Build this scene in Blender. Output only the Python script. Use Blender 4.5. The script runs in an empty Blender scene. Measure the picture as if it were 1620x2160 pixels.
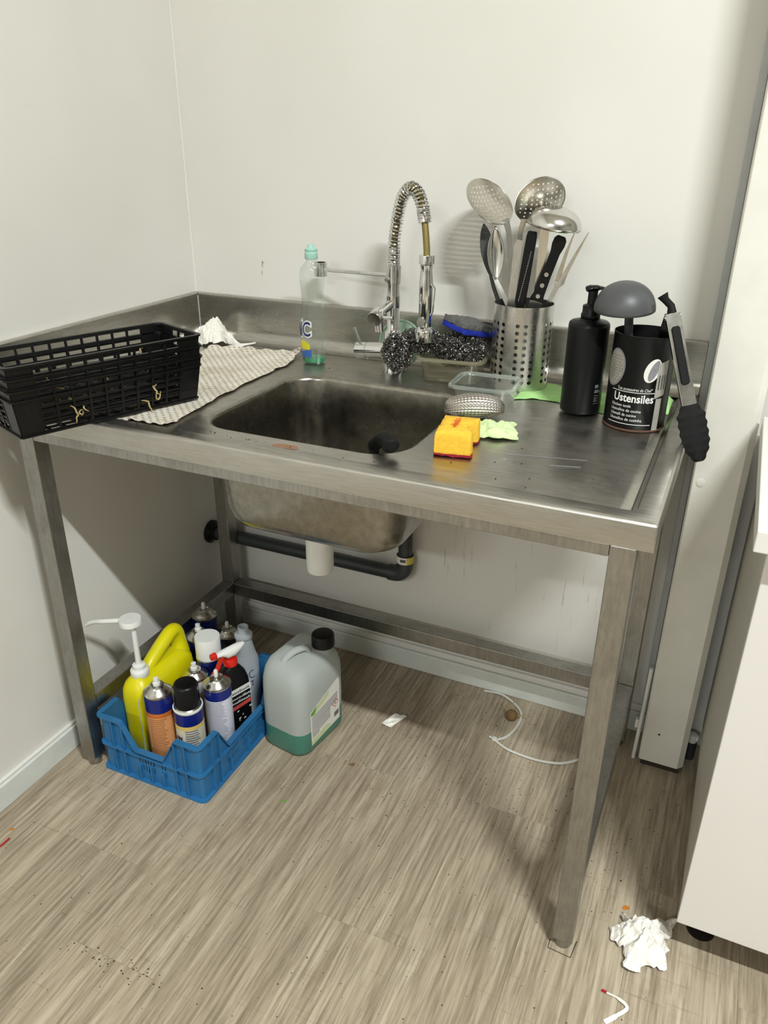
import bpy, bmesh, math, random
from mathutils import Vector, Matrix, noise
random.seed(7)
S = bpy.context.scene
COL = S.collection
PI = math.pi
# ------------------------------------------------------------------ camera
cd = bpy.data.cameras.new('camera'); cam = bpy.data.objects.new('camera', cd); COL.objects.link(cam); S.camera = cam
CY, CP, CR = 0.4217, 0.4439, 0.0088
_f = Vector((-math.sin(CY)*math.cos(CP), math.cos(CY)*math.cos(CP), -math.sin(CP)))
_r = Vector((math.cos(CY), math.sin(CY), 0)); _u = _r.cross(_f)
_r2 = _r*math.cos(CR) + _u*math.sin(CR); _u2 = -_r*math.sin(CR) + _u*math.cos(CR)
cam.matrix_world = Matrix(((_r2.x, _u2.x, -_f.x, 1.2977), (_r2.y, _u2.y, -_f.y, -1.6946), (_r2.z, _u2.z, -_f.z, 1.3446), (0, 0, 0, 1)))
cd.sensor_fit = 'VERTICAL'; cd.sensor_height = 24.0; cd.lens = 24.0*1657.97/2160; cd.clip_start = 0.02
# ------------------------------------------------------------------ world, lamps, exposure
w = bpy.data.worlds.new('world'); S.world = w; w.use_nodes = True
w.node_tree.nodes['Background'].inputs[0].default_value = (1.0, 0.97, 0.92, 1); w.node_tree.nodes['Background'].inputs[1].default_value = 0.05
def area(name, loc, sx, sy, power, col=(0.95, 1.0, 0.985)):
    l = bpy.data.lights.new(name, 'AREA'); l.shape = 'RECTANGLE'; l.size = sx; l.size_y = sy; l.energy = power; l.color = col
    o = bpy.data.objects.new(name, l); COL.objects.link(o); o.location = loc; return o
area('ceiling_lamp_near', (2.42, -2.06, 3.3), 0.8, 0.06, 152)
area('ceiling_lamp_far', (0.95, -5.6, 3.3), 1.2, 0.3, 105)
S.view_settings.view_transform = 'Standard'; S.view_settings.look = 'None'; S.view_settings.gamma = 1.0
S.view_settings.use_curve_mapping = False; S.view_settings.exposure = 0.0
# ------------------------------------------------------------------ helpers
def lin(r, g, b):
    f = lambda c: c/12.92 if c <= 0.04045 else ((c+0.055)/1.055)**2.4
    return (f(r/255), f(g/255), f(b/255), 1)
class NT:
    def __init__(s, name):
        s.m = bpy.data.materials.new(name); s.m.use_nodes = True; s.t = s.m.node_tree
        s.b = s.t.nodes['Principled BSDF']; s.out = s.t.nodes['Material Output']
    def n(s, kind, **k):
        nd = s.t.nodes.new(kind)
        for a, v in k.items(): setattr(nd, a, v)
        return nd
    def link(s, a, b): s.t.links.new(a, b)
    def val(s, sock, v):
        if isinstance(v, (int, float, tuple, list)): sock.default_value = v
        else: s.link(v, sock)
    def math(s, op, a, b=0.0, c=0.0):
        nd = s.n('ShaderNodeMath', operation=op); s.val(nd.inputs[0], a); s.val(nd.inputs[1], b); s.val(nd.inputs[2], c); return nd.outputs[0]
    def coord(s, scale=(1, 1, 1), kind='Object', rot=(0, 0, 0), rand=False):
        tc = s.n('ShaderNodeTexCoord'); mp = s.n('ShaderNodeMapping'); mp.inputs['Scale'].default_value = scale; mp.inputs['Rotation'].default_value = rot
        s.link(tc.outputs[kind], mp.inputs['Vector'])
        if rand:
            oi = s.n('ShaderNodeObjectInfo'); cx = s.n('ShaderNodeCombineXYZ')
            m = s.math('MULTIPLY', oi.outputs['Random'], 37.0); s.link(m, cx.inputs[0]); s.link(m, cx.inputs[1]); s.link(cx.outputs[0], mp.inputs['Location'])
        return mp.outputs[0]
    def noise(s, vec, scale=5.0, detail=4.0, rough=0.55):
        nd = s.n('ShaderNodeTexNoise'); s.link(vec, nd.inputs['Vector']); nd.inputs['Scale'].default_value = scale; nd.inputs['Detail'].default_value = detail; nd.inputs['Roughness'].default_value = rough
        return nd.outputs['Fac']
    def ramp(s, fac, *st):
        nd = s.n('ShaderNodeValToRGB'); s.link(fac, nd.inputs[0]); e = nd.color_ramp.elements
        while len(e) < len(st): e.new(0.5)
        for i, (p, c) in enumerate(st):
            e[i].position = p; e[i].color = c if len(c) == 4 else (*c, 1)
        return nd.outputs[0]
    def mix(s, fac, a, b, mode='MIX'):
        nd = s.n('ShaderNodeMix', data_type='RGBA', blend_type=mode); s.val(nd.inputs[0], fac); s.val(nd.inputs[6], a); s.val(nd.inputs[7], b); return nd.outputs[2]
    def bump(s, h, strength=0.2, dist=0.002):
        nd = s.n('ShaderNodeBump'); nd.inputs['Strength'].default_value = strength; nd.inputs['Distance'].default_value = dist; s.link(h, nd.inputs['Height']); s.link(nd.outputs[0], s.b.inputs['Normal'])
    def set(s, **k):
        for a, v in k.items(): s.val(s.b.inputs[a.replace('_', ' ')], v)
        return s
W4 = (1, 1, 1, 1); K4 = (0, 0, 0, 1)
MATS = {}
def plain(name, col, rough=0.5, metal=0.0, var=0.08, scale=30.0, bump=0.0, spec=0.5, bscale=None):
    m = NT(name); v = m.coord()
    nz = m.noise(v, scale, 5)
    a = tuple(max(0, c*(1-var)) for c in col[:3]) + (1,); b = tuple(min(1, c*(1+var)) for c in col[:3]) + (1,)
    m.set(Base_Color=m.ramp(nz, (0.3, a), (0.7, b)), Roughness=rough, Metallic=metal); m.b.inputs['Specular IOR Level'].default_value = spec
    if bump: m.bump(m.noise(v, bscale or scale*6, 4), bump, 0.001)
    MATS[name] = m.m; return m.m
def steel(name, c1, c2, r1, r2, streak=(8, 8, 8), dirt=0.0, dirtcol=(0.16, 0.13, 0.09, 1)):
    m = NT(name); v = m.coord(streak); v2 = m.coord()
    n1 = m.noise(v, 6, 6, 0.65); n2 = m.noise(v2, 14, 6, 0.7); n3 = m.noise(v2, 90, 4, 0.7)
    col = m.ramp(n1, (0.3, c1), (0.7, c2))
    if dirt:
        d = m.ramp(n2, (0.47, K4), (0.75, (dirt, dirt, dirt, 1))); col = m.mix(d, col, dirtcol)
        sp = m.ramp(n3, (0.66, K4), (0.72, (dirt, dirt, dirt, 1))); col = m.mix(sp, col, dirtcol)
    rr_ = m.n('ShaderNodeMapRange'); m.link(n2, rr_.inputs[0]); rr_.inputs[1].default_value = 0.3; rr_.inputs[2].default_value = 0.7; rr_.inputs[3].default_value = r1; rr_.inputs[4].default_value = r2
    m.set(Base_Color=col, Metallic=1.0, Roughness=rr_.outputs[0]); m.bump(n1, 0.05, 0.001)
    MATS[name] = m.m; return m.m
def clear(name, tint, fac=0.10, edge=0.75, gloss=0.05, body=None, bodyfac=0.0):
    """thin clear plastic: see-through, reflecting more towards grazing angles"""
    m = NT(name); t = m.n('ShaderNodeBsdfTransparent'); t.inputs[0].default_value = tint
    g = m.n('ShaderNodeBsdfGlossy'); g.inputs['Roughness'].default_value = gloss; g.inputs[0].default_value = (0.85, 0.9, 0.88, 1)
    lw = m.n('ShaderNodeLayerWeight'); lw.inputs[0].default_value = 0.35
    f = m.math('MULTIPLY_ADD', lw.outputs['Facing'], edge, fac); f = m.math('MINIMUM', f, 0.9)
    mx = m.n('ShaderNodeMixShader'); m.link(f, mx.inputs[0]); m.link(t.outputs[0], mx.inputs[1]); m.link(g.outputs[0], mx.inputs[2]); res = mx.outputs[0]
    if body:
        d = m.n('ShaderNodeBsdfDiffuse'); d.inputs[0].default_value = body
        tl = m.n('ShaderNodeBsdfTranslucent'); tl.inputs[0].default_value = body
        ad = m.n('ShaderNodeMixShader'); ad.inputs[0].default_value = 0.45; m.link(d.outputs[0], ad.inputs[1]); m.link(tl.outputs[0], ad.inputs[2])
        m2 = m.n('ShaderNodeMixShader'); m2.inputs[0].default_value = bodyfac; m.link(res, m2.inputs[1]); m.link(ad.outputs[0], m2.inputs[2]); res = m2.outputs[0]
    m.link(res, m.out.inputs['Surface']); MATS[name] = m.m; return m.m

class MB:
    def __init__(s): s.v = []; s.f = []
    def add(s, vs, fs):
        o = len(s.v); s.v += [tuple(p) for p in vs]; s.f += [tuple(i+o for i in f) for f in fs]; return s
    def box(s, x0, x1, y0, y1, z0, z1, M=None):
        vs = [Vector(p) for p in ((x0, y0, z0), (x1, y0, z0), (x1, y1, z0), (x0, y1, z0), (x0, y0, z1), (x1, y0, z1), (x1, y1, z1), (x0, y1, z1))]
        if M: vs = [M @ p for p in vs]
        return s.add(vs, [(0, 3, 2, 1), (4, 5, 6, 7), (0, 1, 5, 4), (1, 2, 6, 5), (2, 3, 7, 6), (3, 0, 4, 7)])
    def hexa(s, p8): return s.add(p8, [(0, 3, 2, 1), (4, 5, 6, 7), (0, 1, 5, 4), (1, 2, 6, 5), (2, 3, 7, 6), (3, 0, 4, 7)])
    def loft(s, loops, cap0=False, cap1=False, closed=True):
        n = len(loops[0]); vs = [p for l in loops for p in l]; fs = []
        for i in range(len(loops)-1):
            for j in range(n if closed else n-1):
                k = (j+1) % n; fs.append((i*n+j, i*n+k, (i+1)*n+k, (i+1)*n+j))
        if cap0: fs.append(tuple(reversed(range(n))))
        if cap1: fs.append(tuple((len(loops)-1)*n+j for j in range(n)))
        return s.add(vs, fs)
    def lathe(s, prof, seg=32, c=(0, 0, 0), axis=None, cap0=False, cap1=False):
        M = Matrix.Identity(3)
        if axis is not None: M = Vector((0, 0, 1)).rotation_difference(Vector(axis)).to_matrix()
        C = Vector(c)
        loops = [[C + M @ Vector((r*math.cos(2*PI*j/seg), r*math.sin(2*PI*j/seg), z)) for j in range(seg)] for r, z in prof]
        return s.loft(loops, cap0, cap1)
    def cyl(s, a, b, r, r2=None, seg=20):
        a = Vector(a); b = Vector(b); L = (b-a).length
        return s.lathe([(r, 0), (r if r2 is None else r2, L)], seg, a, b-a, True, True)
    def tube(s, pts, rad, seg=8, caps=True, flat=None, up=None):
        """flat: (normal vector, ratio) squashes the section along that normal"""
        P = [Vector(p) for p in pts]; n = len(P); R = rad if isinstance(rad, (list, tuple)) else [rad]*n
        T = [((P[min(i+1, n-1)]-P[max(i-1, 0)]) or Vector((0, 0, 1))).normalized() for i in range(n)]
        ref = Vector(up) if up else (Vector((0, 0, 1)) if abs(T[0].z) < 0.9 else Vector((0, 1, 0)))
        N = (ref - T[0]*ref.dot(T[0])).normalized(); loops = []
        for i in range(n):
            if i:
                q = T[i-1].rotation_difference(T[i]); N = q @ N; N = (N - T[i]*N.dot(T[i])).normalized()
            if up and abs(T[i].dot(ref)) < 0.98: N = (ref - T[i]*ref.dot(T[i])).normalized()
            B = T[i].cross(N)
            k = flat if flat else 1.0
            loops.append([P[i] + N*(R[i]*k*math.sin(2*PI*j/seg)) + B*(R[i]*math.cos(2*PI*j/seg)) for j in range(seg)])
        return s.loft(loops, caps, caps)
    def bar(s, pts, wid, thk, nrm):
        """flat strip: rectangular section, wide across, thick along nrm"""
        P = [Vector(p) for p in pts]; n = len(P); Wd = wid if isinstance(wid, (list, tuple)) else [wid]*n; nrm = Vector(nrm).normalized(); loops = []
        for i in range(n):
            T = (P[min(i+1, n-1)]-P[max(i-1, 0)]).normalized(); N = (nrm - T*nrm.dot(T)).normalized(); B = T.cross(N)
            loops.append([P[i]+B*a*Wd[i]/2+N*b*thk/2 for a, b in ((-1, -1), (1, -1), (1, 1), (-1, 1))])
        return s.loft(loops, True, True)
    def grid(s, fn, nu, nv):
        vs = [fn(i/nu, j/nv) for j in range(nv+1) for i in range(nu+1)]
        return s.add(vs, [(j*(nu+1)+i, j*(nu+1)+i+1, (j+1)*(nu+1)+i+1, (j+1)*(nu+1)+i) for j in range(nv) for i in range(nu)])
    def poly(s, pts, thk=(0, 0, 0.001)):
        n = len(pts); t = Vector(thk); a = [Vector(p) for p in pts]; b = [p+t for p in a]
        return s.add(a+b, [tuple(reversed(range(n))), tuple(range(n, 2*n))] + [(i, (i+1) % n, n+(i+1) % n, n+i) for i in range(n)])
    def holed(s, cells, mapf, per=3):
        """cells: (u0,u1,v0,v1,hole radius as a share of the cell or 0); mapf(u,v)->point"""
        for u0, u1, v0, v1, h in cells:
            bd = []
            cs = [(u0, v0), (u1, v0), (u1, v1), (u0, v1)]
            for k in range(4):
                a, b = cs[k], cs[(k+1) % 4]
                for q in range(per): bd.append((a[0]+(b[0]-a[0])*q/per, a[1]+(b[1]-a[1])*q/per))
            if not h: s.add([mapf(*p) for p in bd], [tuple(range(len(bd)))]); continue
            n = len(bd); uc, vc = (u0+u1)/2, (v0+v1)/2; inn = []
            for k in range(n):
                an = math.atan2((bd[k][1]-vc)/(v1-v0), (bd[k][0]-uc)/(u1-u0)); inn.append((uc+math.cos(an)*h*(u1-u0), vc+math.sin(an)*h*(v1-v0)))
            s.add([mapf(*p) for p in bd+inn], [(k, (k+1) % n, n+(k+1) % n, n+k) for k in range(n)])
        return s
    def build(s, name, m, parent=None, smooth=True, angle=40, bevel=0.0, solid=0.0, sub=0, loc=None, weld=False, seg=2):
        me = bpy.data.meshes.new(name); me.from_pydata(s.v, [], s.f); me.update()
        bm = bmesh.new(); bm.from_mesh(me)
        if weld: bmesh.ops.remove_doubles(bm, verts=bm.verts, dist=1e-5)
        bmesh.ops.recalc_face_normals(bm, faces=bm.faces); bm.to_mesh(me); bm.free()
        me.materials.append(m if not isinstance(m, str) else MATS[m])
        o = bpy.data.objects.new(name, me); COL.objects.link(o)
        if smooth:
            me.polygons.foreach_set('use_smooth', [True]*len(me.polygons)); me.set_sharp_from_angle(angle=math.radians(angle))
        if parent is not None: o.parent = parent
        if loc: o.location = loc
        if bevel:
            b = o.modifiers.new('bevel', 'BEVEL'); b.width = bevel; b.segments = seg; b.limit_method = 'ANGLE'; b.angle_limit = math.radians(50)
        if solid:
            k = o.modifiers.new('solid', 'SOLIDIFY'); k.thickness = solid; k.offset = 0
            if angle <= 60: e = o.modifiers.new('split', 'EDGE_SPLIT'); e.split_angle = math.radians(45)
        if sub:
            k = o.modifiers.new('sub', 'SUBSURF'); k.levels = sub; k.render_levels = sub
        return o
def rr(x0, x1, y0, y1, r, z, k=6):
    out = []
    for cx, cy, a0 in ((x0+r, y0+r, PI), (x1-r, y0+r, 1.5*PI), (x1-r, y1-r, 0), (x0+r, y1-r, 0.5*PI)):
        for i in range(k+1):
            a = a0+0.5*PI*i/k; out.append((cx+r*math.cos(a), cy+r*math.sin(a), z))
    return out
def rc(hx, hy, r, z, k=6, cx=0, cy=0): return rr(cx-hx, cx+hx, cy-hy, cy+hy, min(r, hx*0.999, hy*0.999), z, k)
def tag(o, label, cat=None, group=None, kind=None):
    o['label'] = label
    if cat: o['category'] = cat
    if group: o['group'] = group
    if kind: o['kind'] = kind
    return o
def thing(name, label, cat, loc=(0, 0, 0), rz=0.0, group=None):
    o = bpy.data.objects.new(name, None); COL.objects.link(o); o.location = loc; o.rotation_euler = (0, 0, rz); o.empty_display_size = 0.02
    return tag(o, label, cat, group)
def copy_tree(o, parent=None):
    c = o.copy(); COL.objects.link(c); c.parent = parent
    for ch in list(o.children): copy_tree(ch, c)
    return c
def spline(pts, n):
    """Catmull-Rom through pts, n samples a span"""
    P = [Vector(p) for p in pts]; P = [P[0]*2-P[1]] + P + [P[-1]*2-P[-2]]; out = []
    for i in range(1, len(P)-2):
        for k in range(n):
            t = k/n; a, b, c, d = P[i-1:i+3]
            out.append(0.5*((2*b)+(c-a)*t+(2*a-5*b+4*c-d)*t*t+(3*b-a-3*c+d)*t**3))
    return out + [P[-2]]
def text_mesh(body, size, align='LEFT', shear=0.0, extra=0.0):
    c = bpy.data.curves.new('t', 'FONT'); c.body = body; c.size = size; c.align_x = align; c.shear = shear; c.resolution_u = 3; c.offset = extra
    o = bpy.data.objects.new('t', c); COL.objects.link(o); dg = bpy.context.evaluated_depsgraph_get(); dg.update()
    me = o.evaluated_get(dg).to_mesh(); vs = [tuple(v.co) for v in me.vertices]; fs = [tuple(p.vertices) for p in me.polygons]
    o.evaluated_get(dg).to_mesh_clear(); bpy.data.objects.remove(o); bpy.data.curves.remove(c)
    return vs, fs
def text_on(mb, body, size, mapf, align='LEFT', shear=0.0, extra=0.0, sx=1.0):
    vs, fs = text_mesh(body, size, align, shear, extra); return mb.add([mapf(x*sx, y) for x, y, z in vs], fs)
def cylmap(r, th0, z0, c=(0, 0), eps=0.0006):
    return lambda x, y: (c[0]+(r+eps)*math.cos(th0+x/r), c[1]+(r+eps)*math.sin(th0+x/r), z0+y)
def nz3(p, s=1.0): return noise.noise_vector(Vector(p)*s)
# ------------------------------------------------------------------ materials
def wall_mat(name, stain):
    m = NT(name); v = m.coord(); n1 = m.noise(v, 2.2, 3); n2 = m.noise(v, 160, 3)
    col = m.ramp(n1, (0.35, lin(219, 216, 209)), (0.65, lin(224, 221, 215)))
    sc = m.coord((1, 1, 2.4)); s1 = m.noise(sc, 38, 5, 0.8); s0 = m.noise(v, 3.1, 2)
    f = m.math('MULTIPLY', m.ramp(s1, (0.67, K4), (0.70, W4)), m.ramp(s0, (0.5, K4), (0.62, (0.55, 0.55, 0.55, 1))))
    col = m.mix(f, col, lin(150, 143, 132))
    if stain:
        st = m.noise(m.coord((70, 70, 7)), 1.0, 3, 0.6); sx = m.n('ShaderNodeSeparateXYZ'); m.link(v, sx.inputs[0])
        zf = m.math('MULTIPLY', m.math('GREATER_THAN', sx.outputs[2], 0.16), m.math('LESS_THAN', sx.outputs[2], 0.50))
        xf = m.math('MULTIPLY', m.math('GREATER_THAN', sx.outputs[0], 0.66), m.math('LESS_THAN', sx.outputs[0], 1.2))
        k = m.math('MULTIPLY', m.math('MULTIPLY', zf, xf), m.ramp(st, (0.62, K4), (0.74, (0.5, 0.5, 0.5, 1))))
        col = m.mix(k, col, lin(128, 108, 84))
    m.set(Base_Color=col, Roughness=0.6); m.b.inputs['Specular IOR Level'].default_value = 0.3; m.bump(n2, 0.06, 0.001); MATS[name] = m.m
wall_mat('wall_paint', False); wall_mat('wall_paint_drips', True)
def wood():
    m = NT('plank_wood'); v = m.coord((1, 1, 1), rand=True); g = m.coord((30, 1.6, 20), rand=True); g2 = m.coord((150, 7, 60), rand=True); g3 = m.coord((7, 0.7, 9), rand=True)
    a = m.noise(g, 1, 6, 0.65); b = m.noise(g2, 1, 5, 0.65); c = m.noise(g3, 1, 5, 0.6); d = m.noise(v, 3.2, 6, 0.7)
    col = m.ramp(a, (0.30, lin(148, 134, 115)), (0.52, lin(174, 160, 139)), (0.72, lin(198, 185, 164)))
    col = m.mix(m.ramp(b, (0.36, (0.7, 0.7, 0.7, 1)), (0.58, K4)), col, lin(112, 98, 80))
    col = m.mix(m.ramp(c, (0.52, K4), (0.75, (0.5, 0.5, 0.5, 1))), col, lin(204, 190, 166))
    col = m.mix(m.ramp(d, (0.56, K4), (0.76, (0.6, 0.6, 0.6, 1))), col, lin(112, 96, 76))
    cr = m.noise(m.coord((5, 170, 6), rand=True), 1, 3, 0.7)
    col = m.mix(m.ramp(cr, (0.62, K4), (0.69, (0.3, 0.3, 0.3, 1))), col, lin(108, 92, 74))
    oi = m.n('ShaderNodeObjectInfo'); hs = m.n('ShaderNodeHueSaturation'); m.link(col, hs.inputs['Color'])
    mr = m.n('ShaderNodeMapRange'); m.link(oi.outputs['Random'], mr.inputs[0]); mr.inputs[3].default_value = 0.95; mr.inputs[4].default_value = 1.05; m.link(mr.outputs[0], hs.inputs['Value'])
    m.set(Base_Color=hs.outputs[0], Roughness=0.5); m.b.inputs['Specular IOR Level'].default_value = 0.35; m.bump(b, 0.2, 0.001); MATS['plank_wood'] = m.m
wood()
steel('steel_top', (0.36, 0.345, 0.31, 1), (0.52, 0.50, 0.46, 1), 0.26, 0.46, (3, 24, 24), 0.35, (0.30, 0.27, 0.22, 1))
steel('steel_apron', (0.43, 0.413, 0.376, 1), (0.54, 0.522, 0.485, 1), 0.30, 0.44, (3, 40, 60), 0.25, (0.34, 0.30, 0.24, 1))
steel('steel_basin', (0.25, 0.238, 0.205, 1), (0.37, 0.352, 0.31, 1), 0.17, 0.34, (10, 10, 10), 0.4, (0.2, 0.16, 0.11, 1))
steel('steel_leg', (0.31, 0.302, 0.282, 1), (0.43, 0.422, 0.40, 1), 0.28, 0.48, (30, 30, 4), 0.5, (0.21, 0.185, 0.15, 1))
steel('steel_upstand', (0.40, 0.385, 0.35, 1), (0.52, 0.50, 0.46, 1), 0.26, 0.30, (4, 4, 40))
steel('steel_brushed', (0.56, 0.55, 0.52, 1), (0.68, 0.67, 0.64, 1), 0.22, 0.32, (40, 40, 6))
steel('steel_spoon', (0.60, 0.59, 0.565, 1), (0.72, 0.71, 0.685, 1), 0.12, 0.24, (20, 20, 8))
steel('chrome', (0.66, 0.66, 0.66, 1), (0.76, 0.76, 0.76, 1), 0.05, 0.16, (10, 10, 10), 0.2, (0.4, 0.38, 0.34, 1))
steel('can_metal', (0.55, 0.54, 0.50, 1), (0.66, 0.65, 0.62, 1), 0.18, 0.3, (20, 20, 20))
steel('wool_wire', (0.16, 0.155, 0.145, 1), (0.36, 0.35, 0.33, 1), 0.25, 0.4, (60, 60, 60))
steel('knit_wire', (0.34, 0.31, 0.28, 1), (0.52, 0.48, 0.44, 1), 0.35, 0.5, (60, 60, 60))
plain('wall_grey', lin(150, 148, 142), 0.7, var=0.03, scale=3)
plain('black_plastic', lin(16, 16, 16), 0.42, var=0.3, scale=60, bump=0.25, spec=0.3)
plain('basket_plastic', lin(13, 13, 14), 0.38, var=0.35, scale=50, bump=0.5, bscale=260, spec=0.3)
plain('black_satin', lin(14, 14, 15), 0.36, var=0.15, spec=0.25)
plain('black_rubber', lin(17, 17, 18), 0.6, var=0.2, spec=0.2)
plain('grey_nylon', lin(74, 75, 77), 0.45, var=0.06)
plain('dark_nylon', lin(60, 61, 62), 0.45, var=0.08)
plain('white_plastic', lin(226, 226, 222), 0.4, var=0.03)
plain('white_paint', lin(224, 222, 216), 0.45, var=0.03, scale=8, bump=0.05)
plain('post_paint', lin(222, 219, 210), 0.5, var=0.04, scale=14, bump=0.12, bscale=40)
plain('trim_paint', lin(214, 217, 212), 0.45, var=0.05, scale=20, bump=0.1)
plain('grey_trim', lin(176, 178, 178), 0.4, var=0.06)
plain('laminate_white', lin(217, 213, 209), 0.35, var=0.015, scale=4)
plain('laminate_side', lin(196, 193, 182), 0.5, var=0.03)
plain('laminate_edge', lin(206, 200, 186), 0.5, var=0.04)
plain('crate_blue', lin(40, 106, 156), 0.5, var=0.14, scale=16, bump=0.08)
plain('jug_yellow', lin(222, 212, 6), 0.35, var=0.05, scale=14, bump=0.12, bscale=300)
plain('can_blue', lin(18, 32, 110), 0.3, var=0.1)
plain('can_orange', lin(190, 104, 40), 0.38, var=0.1)
plain('can_white', lin(206, 208, 222), 0.35, var=0.03)
plain('can_cream', lin(212, 206, 184), 0.4, var=0.04)
plain('can_yellow', lin(226, 196, 110), 0.4, var=0.05)
plain('can_peach', lin(214, 150, 100), 0.42, var=0.06, scale=200)
plain('can_pink', lin(176, 140, 132), 0.4, var=0.08)
plain('can_dark', lin(48, 46, 46), 0.35, var=0.2)
plain('print_dark', lin(60, 56, 58), 0.5, var=0.3, scale=400)
plain('print_brown', lin(164, 108, 66), 0.5, var=0.2, scale=300)
plain('print_grey', lin(128, 126, 134), 0.5, var=0.25, scale=400)
plain('print_white', lin(226, 226, 224), 0.45, var=0.05)
plain('print_faint', lin(120, 120, 120), 0.45, var=0.2, scale=300)
plain('print_blue', lin(28, 30, 92), 0.5, var=0.1)
plain('print_red', lin(196, 74, 70), 0.5, var=0.15)
plain('print_lemon', lin(214, 202, 40), 0.5, var=0.15)
plain('print_azure', lin(52, 96, 168), 0.5, var=0.2)
plain('print_green', lin(96, 160, 60), 0.5, var=0.15)
plain('print_lime', lin(196, 206, 160), 0.5, var=0.05)
plain('label_paper', lin(222, 220, 212), 0.5, var=0.03)
plain('red_plastic', lin(204, 30, 18), 0.3, var=0.08)
plain('sponge_yellow', lin(230, 182, 54), 0.9, var=0.1, scale=160, bump=0.5, bscale=420)
plain('sponge_red', lin(140, 20, 40), 0.95, var=0.3, scale=200, bump=0.6)
plain('sponge_print', lin(226, 84, 24), 0.9, var=0.1)
plain('scour_grey', lin(96, 96, 94), 0.95, var=0.35, scale=180, bump=0.9, bscale=300)
plain('scour_blue', lin(22, 44, 160), 0.95, var=0.2, scale=200, bump=0.6)
plain('cloth_lime', lin(204, 224, 170), 0.95, var=0.06, scale=200, bump=0.5, bscale=500)
plain('cloth_green', lin(166, 212, 136), 0.95, var=0.06, scale=60, bump=0.3, bscale=700)
plain('tissue_paper', lin(238, 234, 226), 0.9, var=0.03, scale=20, bump=0.1)
plain('hose_gold', lin(132, 118, 66), 0.45, metal=0.4, var=0.2, scale=500)
plain('tie_nylon', lin(214, 212, 204), 0.45, var=0.04)
plain('potato_skin', lin(118, 92, 56), 0.7, var=0.2, scale=60, bump=0.3)
plain('dry_straw', lin(168, 148, 100), 0.8, var=0.2, scale=80)
plain('crumb_dark', lin(52, 40, 28), 0.8, var=0.3, scale=100)
plain('rust_faded', lin(132, 98, 76), 0.7, var=0.2, scale=60)
plain('disc_green', lin(176, 204, 184), 0.4, var=0.05)
plain('wall_stain', lin(196, 176, 156), 0.6, var=0.1)
plain('crumb_orange', lin(190, 118, 34), 0.7, var=0.2, scale=100)
plain('pipe_grey', lin(52, 56, 58), 0.4, var=0.12)
plain('mint_plastic', lin(170, 214, 200), 0.35, var=0.04)
plain('soap_green', lin(20, 130, 84), 0.2, var=0.05)
plain('liquid_teal', lin(66, 122, 106), 0.3, var=0.03)
plain('liquid_blue', lin(206, 214, 222), 0.3, var=0.03)
plain('print_metal', lin(152, 149, 140), 0.45, var=0.12, scale=60)
plain('groove_reflection', lin(58, 56, 53), 0.5, metal=0.3, var=0.25, scale=40)
plain('print_pale', lin(158, 157, 168), 0.5, var=0.2, scale=400)
plain('sticker_yellow', lin(206, 190, 70), 0.5, var=0.1)
plain('rust_spot', lin(88, 62, 46), 0.9, var=0.2, scale=80)
plain('grime', lin(48, 38, 28), 0.8, var=0.3, scale=80)
plain('red_twine', lin(168, 24, 36), 0.6, var=0.1)
clear('clear_pet', (0.965, 0.985, 0.975, 1), 0.04, 0.36, 0.06, lin(200, 214, 206), 0.05)
clear('clear_tub', (0.97, 0.98, 0.97, 1), 0.05, 0.45, 0.05, lin(206, 212, 206), 0.10)
clear('clear_rim', (0.95, 0.97, 0.96, 1), 0.12, 0.6, 0.08, lin(206, 214, 208), 0.30)
clear('clear_rim_dirty', (0.9, 0.88, 0.8, 1), 0.10, 0.5, 0.12, lin(176, 168, 140), 0.5)
clear('clear_tub_dirty', (0.90, 0.88, 0.80, 1), 0.06, 0.40, 0.12, lin(150, 142, 116), 0.20)
clear('milky_plastic', (0.95, 0.97, 0.97, 1), 0.03, 0.10, 0.3, lin(212, 217, 213), 0.93)
clear('milky_thin', (0.95, 0.97, 0.98, 1), 0.03, 0.12, 0.25, lin(220, 226, 232), 0.68)
def dotted():
    m = NT('dotted_cloth'); v = m.coord((82, 82, 0.01), kind='UV', rot=(0, 0, PI/4)); vo = m.n('ShaderNodeTexVoronoi'); vo.inputs['Scale'].default_value = 1.0; vo.inputs['Randomness'].default_value = 0.12; vo.voronoi_dimensions = '2D'
    m.link(v, vo.inputs['Vector']); f = m.ramp(vo.outputs['Distance'], (0.20, (0.75, 0.75, 0.75, 1)), (0.29, K4)); o = m.coord()
    col = m.ramp(m.noise(o, 14, 5, 0.7), (0.3, lin(196, 186, 166)), (0.6, lin(224, 217, 204)))
    m.set(Base_Color=m.mix(f, col, lin(112, 102, 94)), Roughness=0.9); m.bump(m.noise(o, 500, 3), 0.3, 0.001); MATS['dotted_cloth'] = m.m
dotted()

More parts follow.
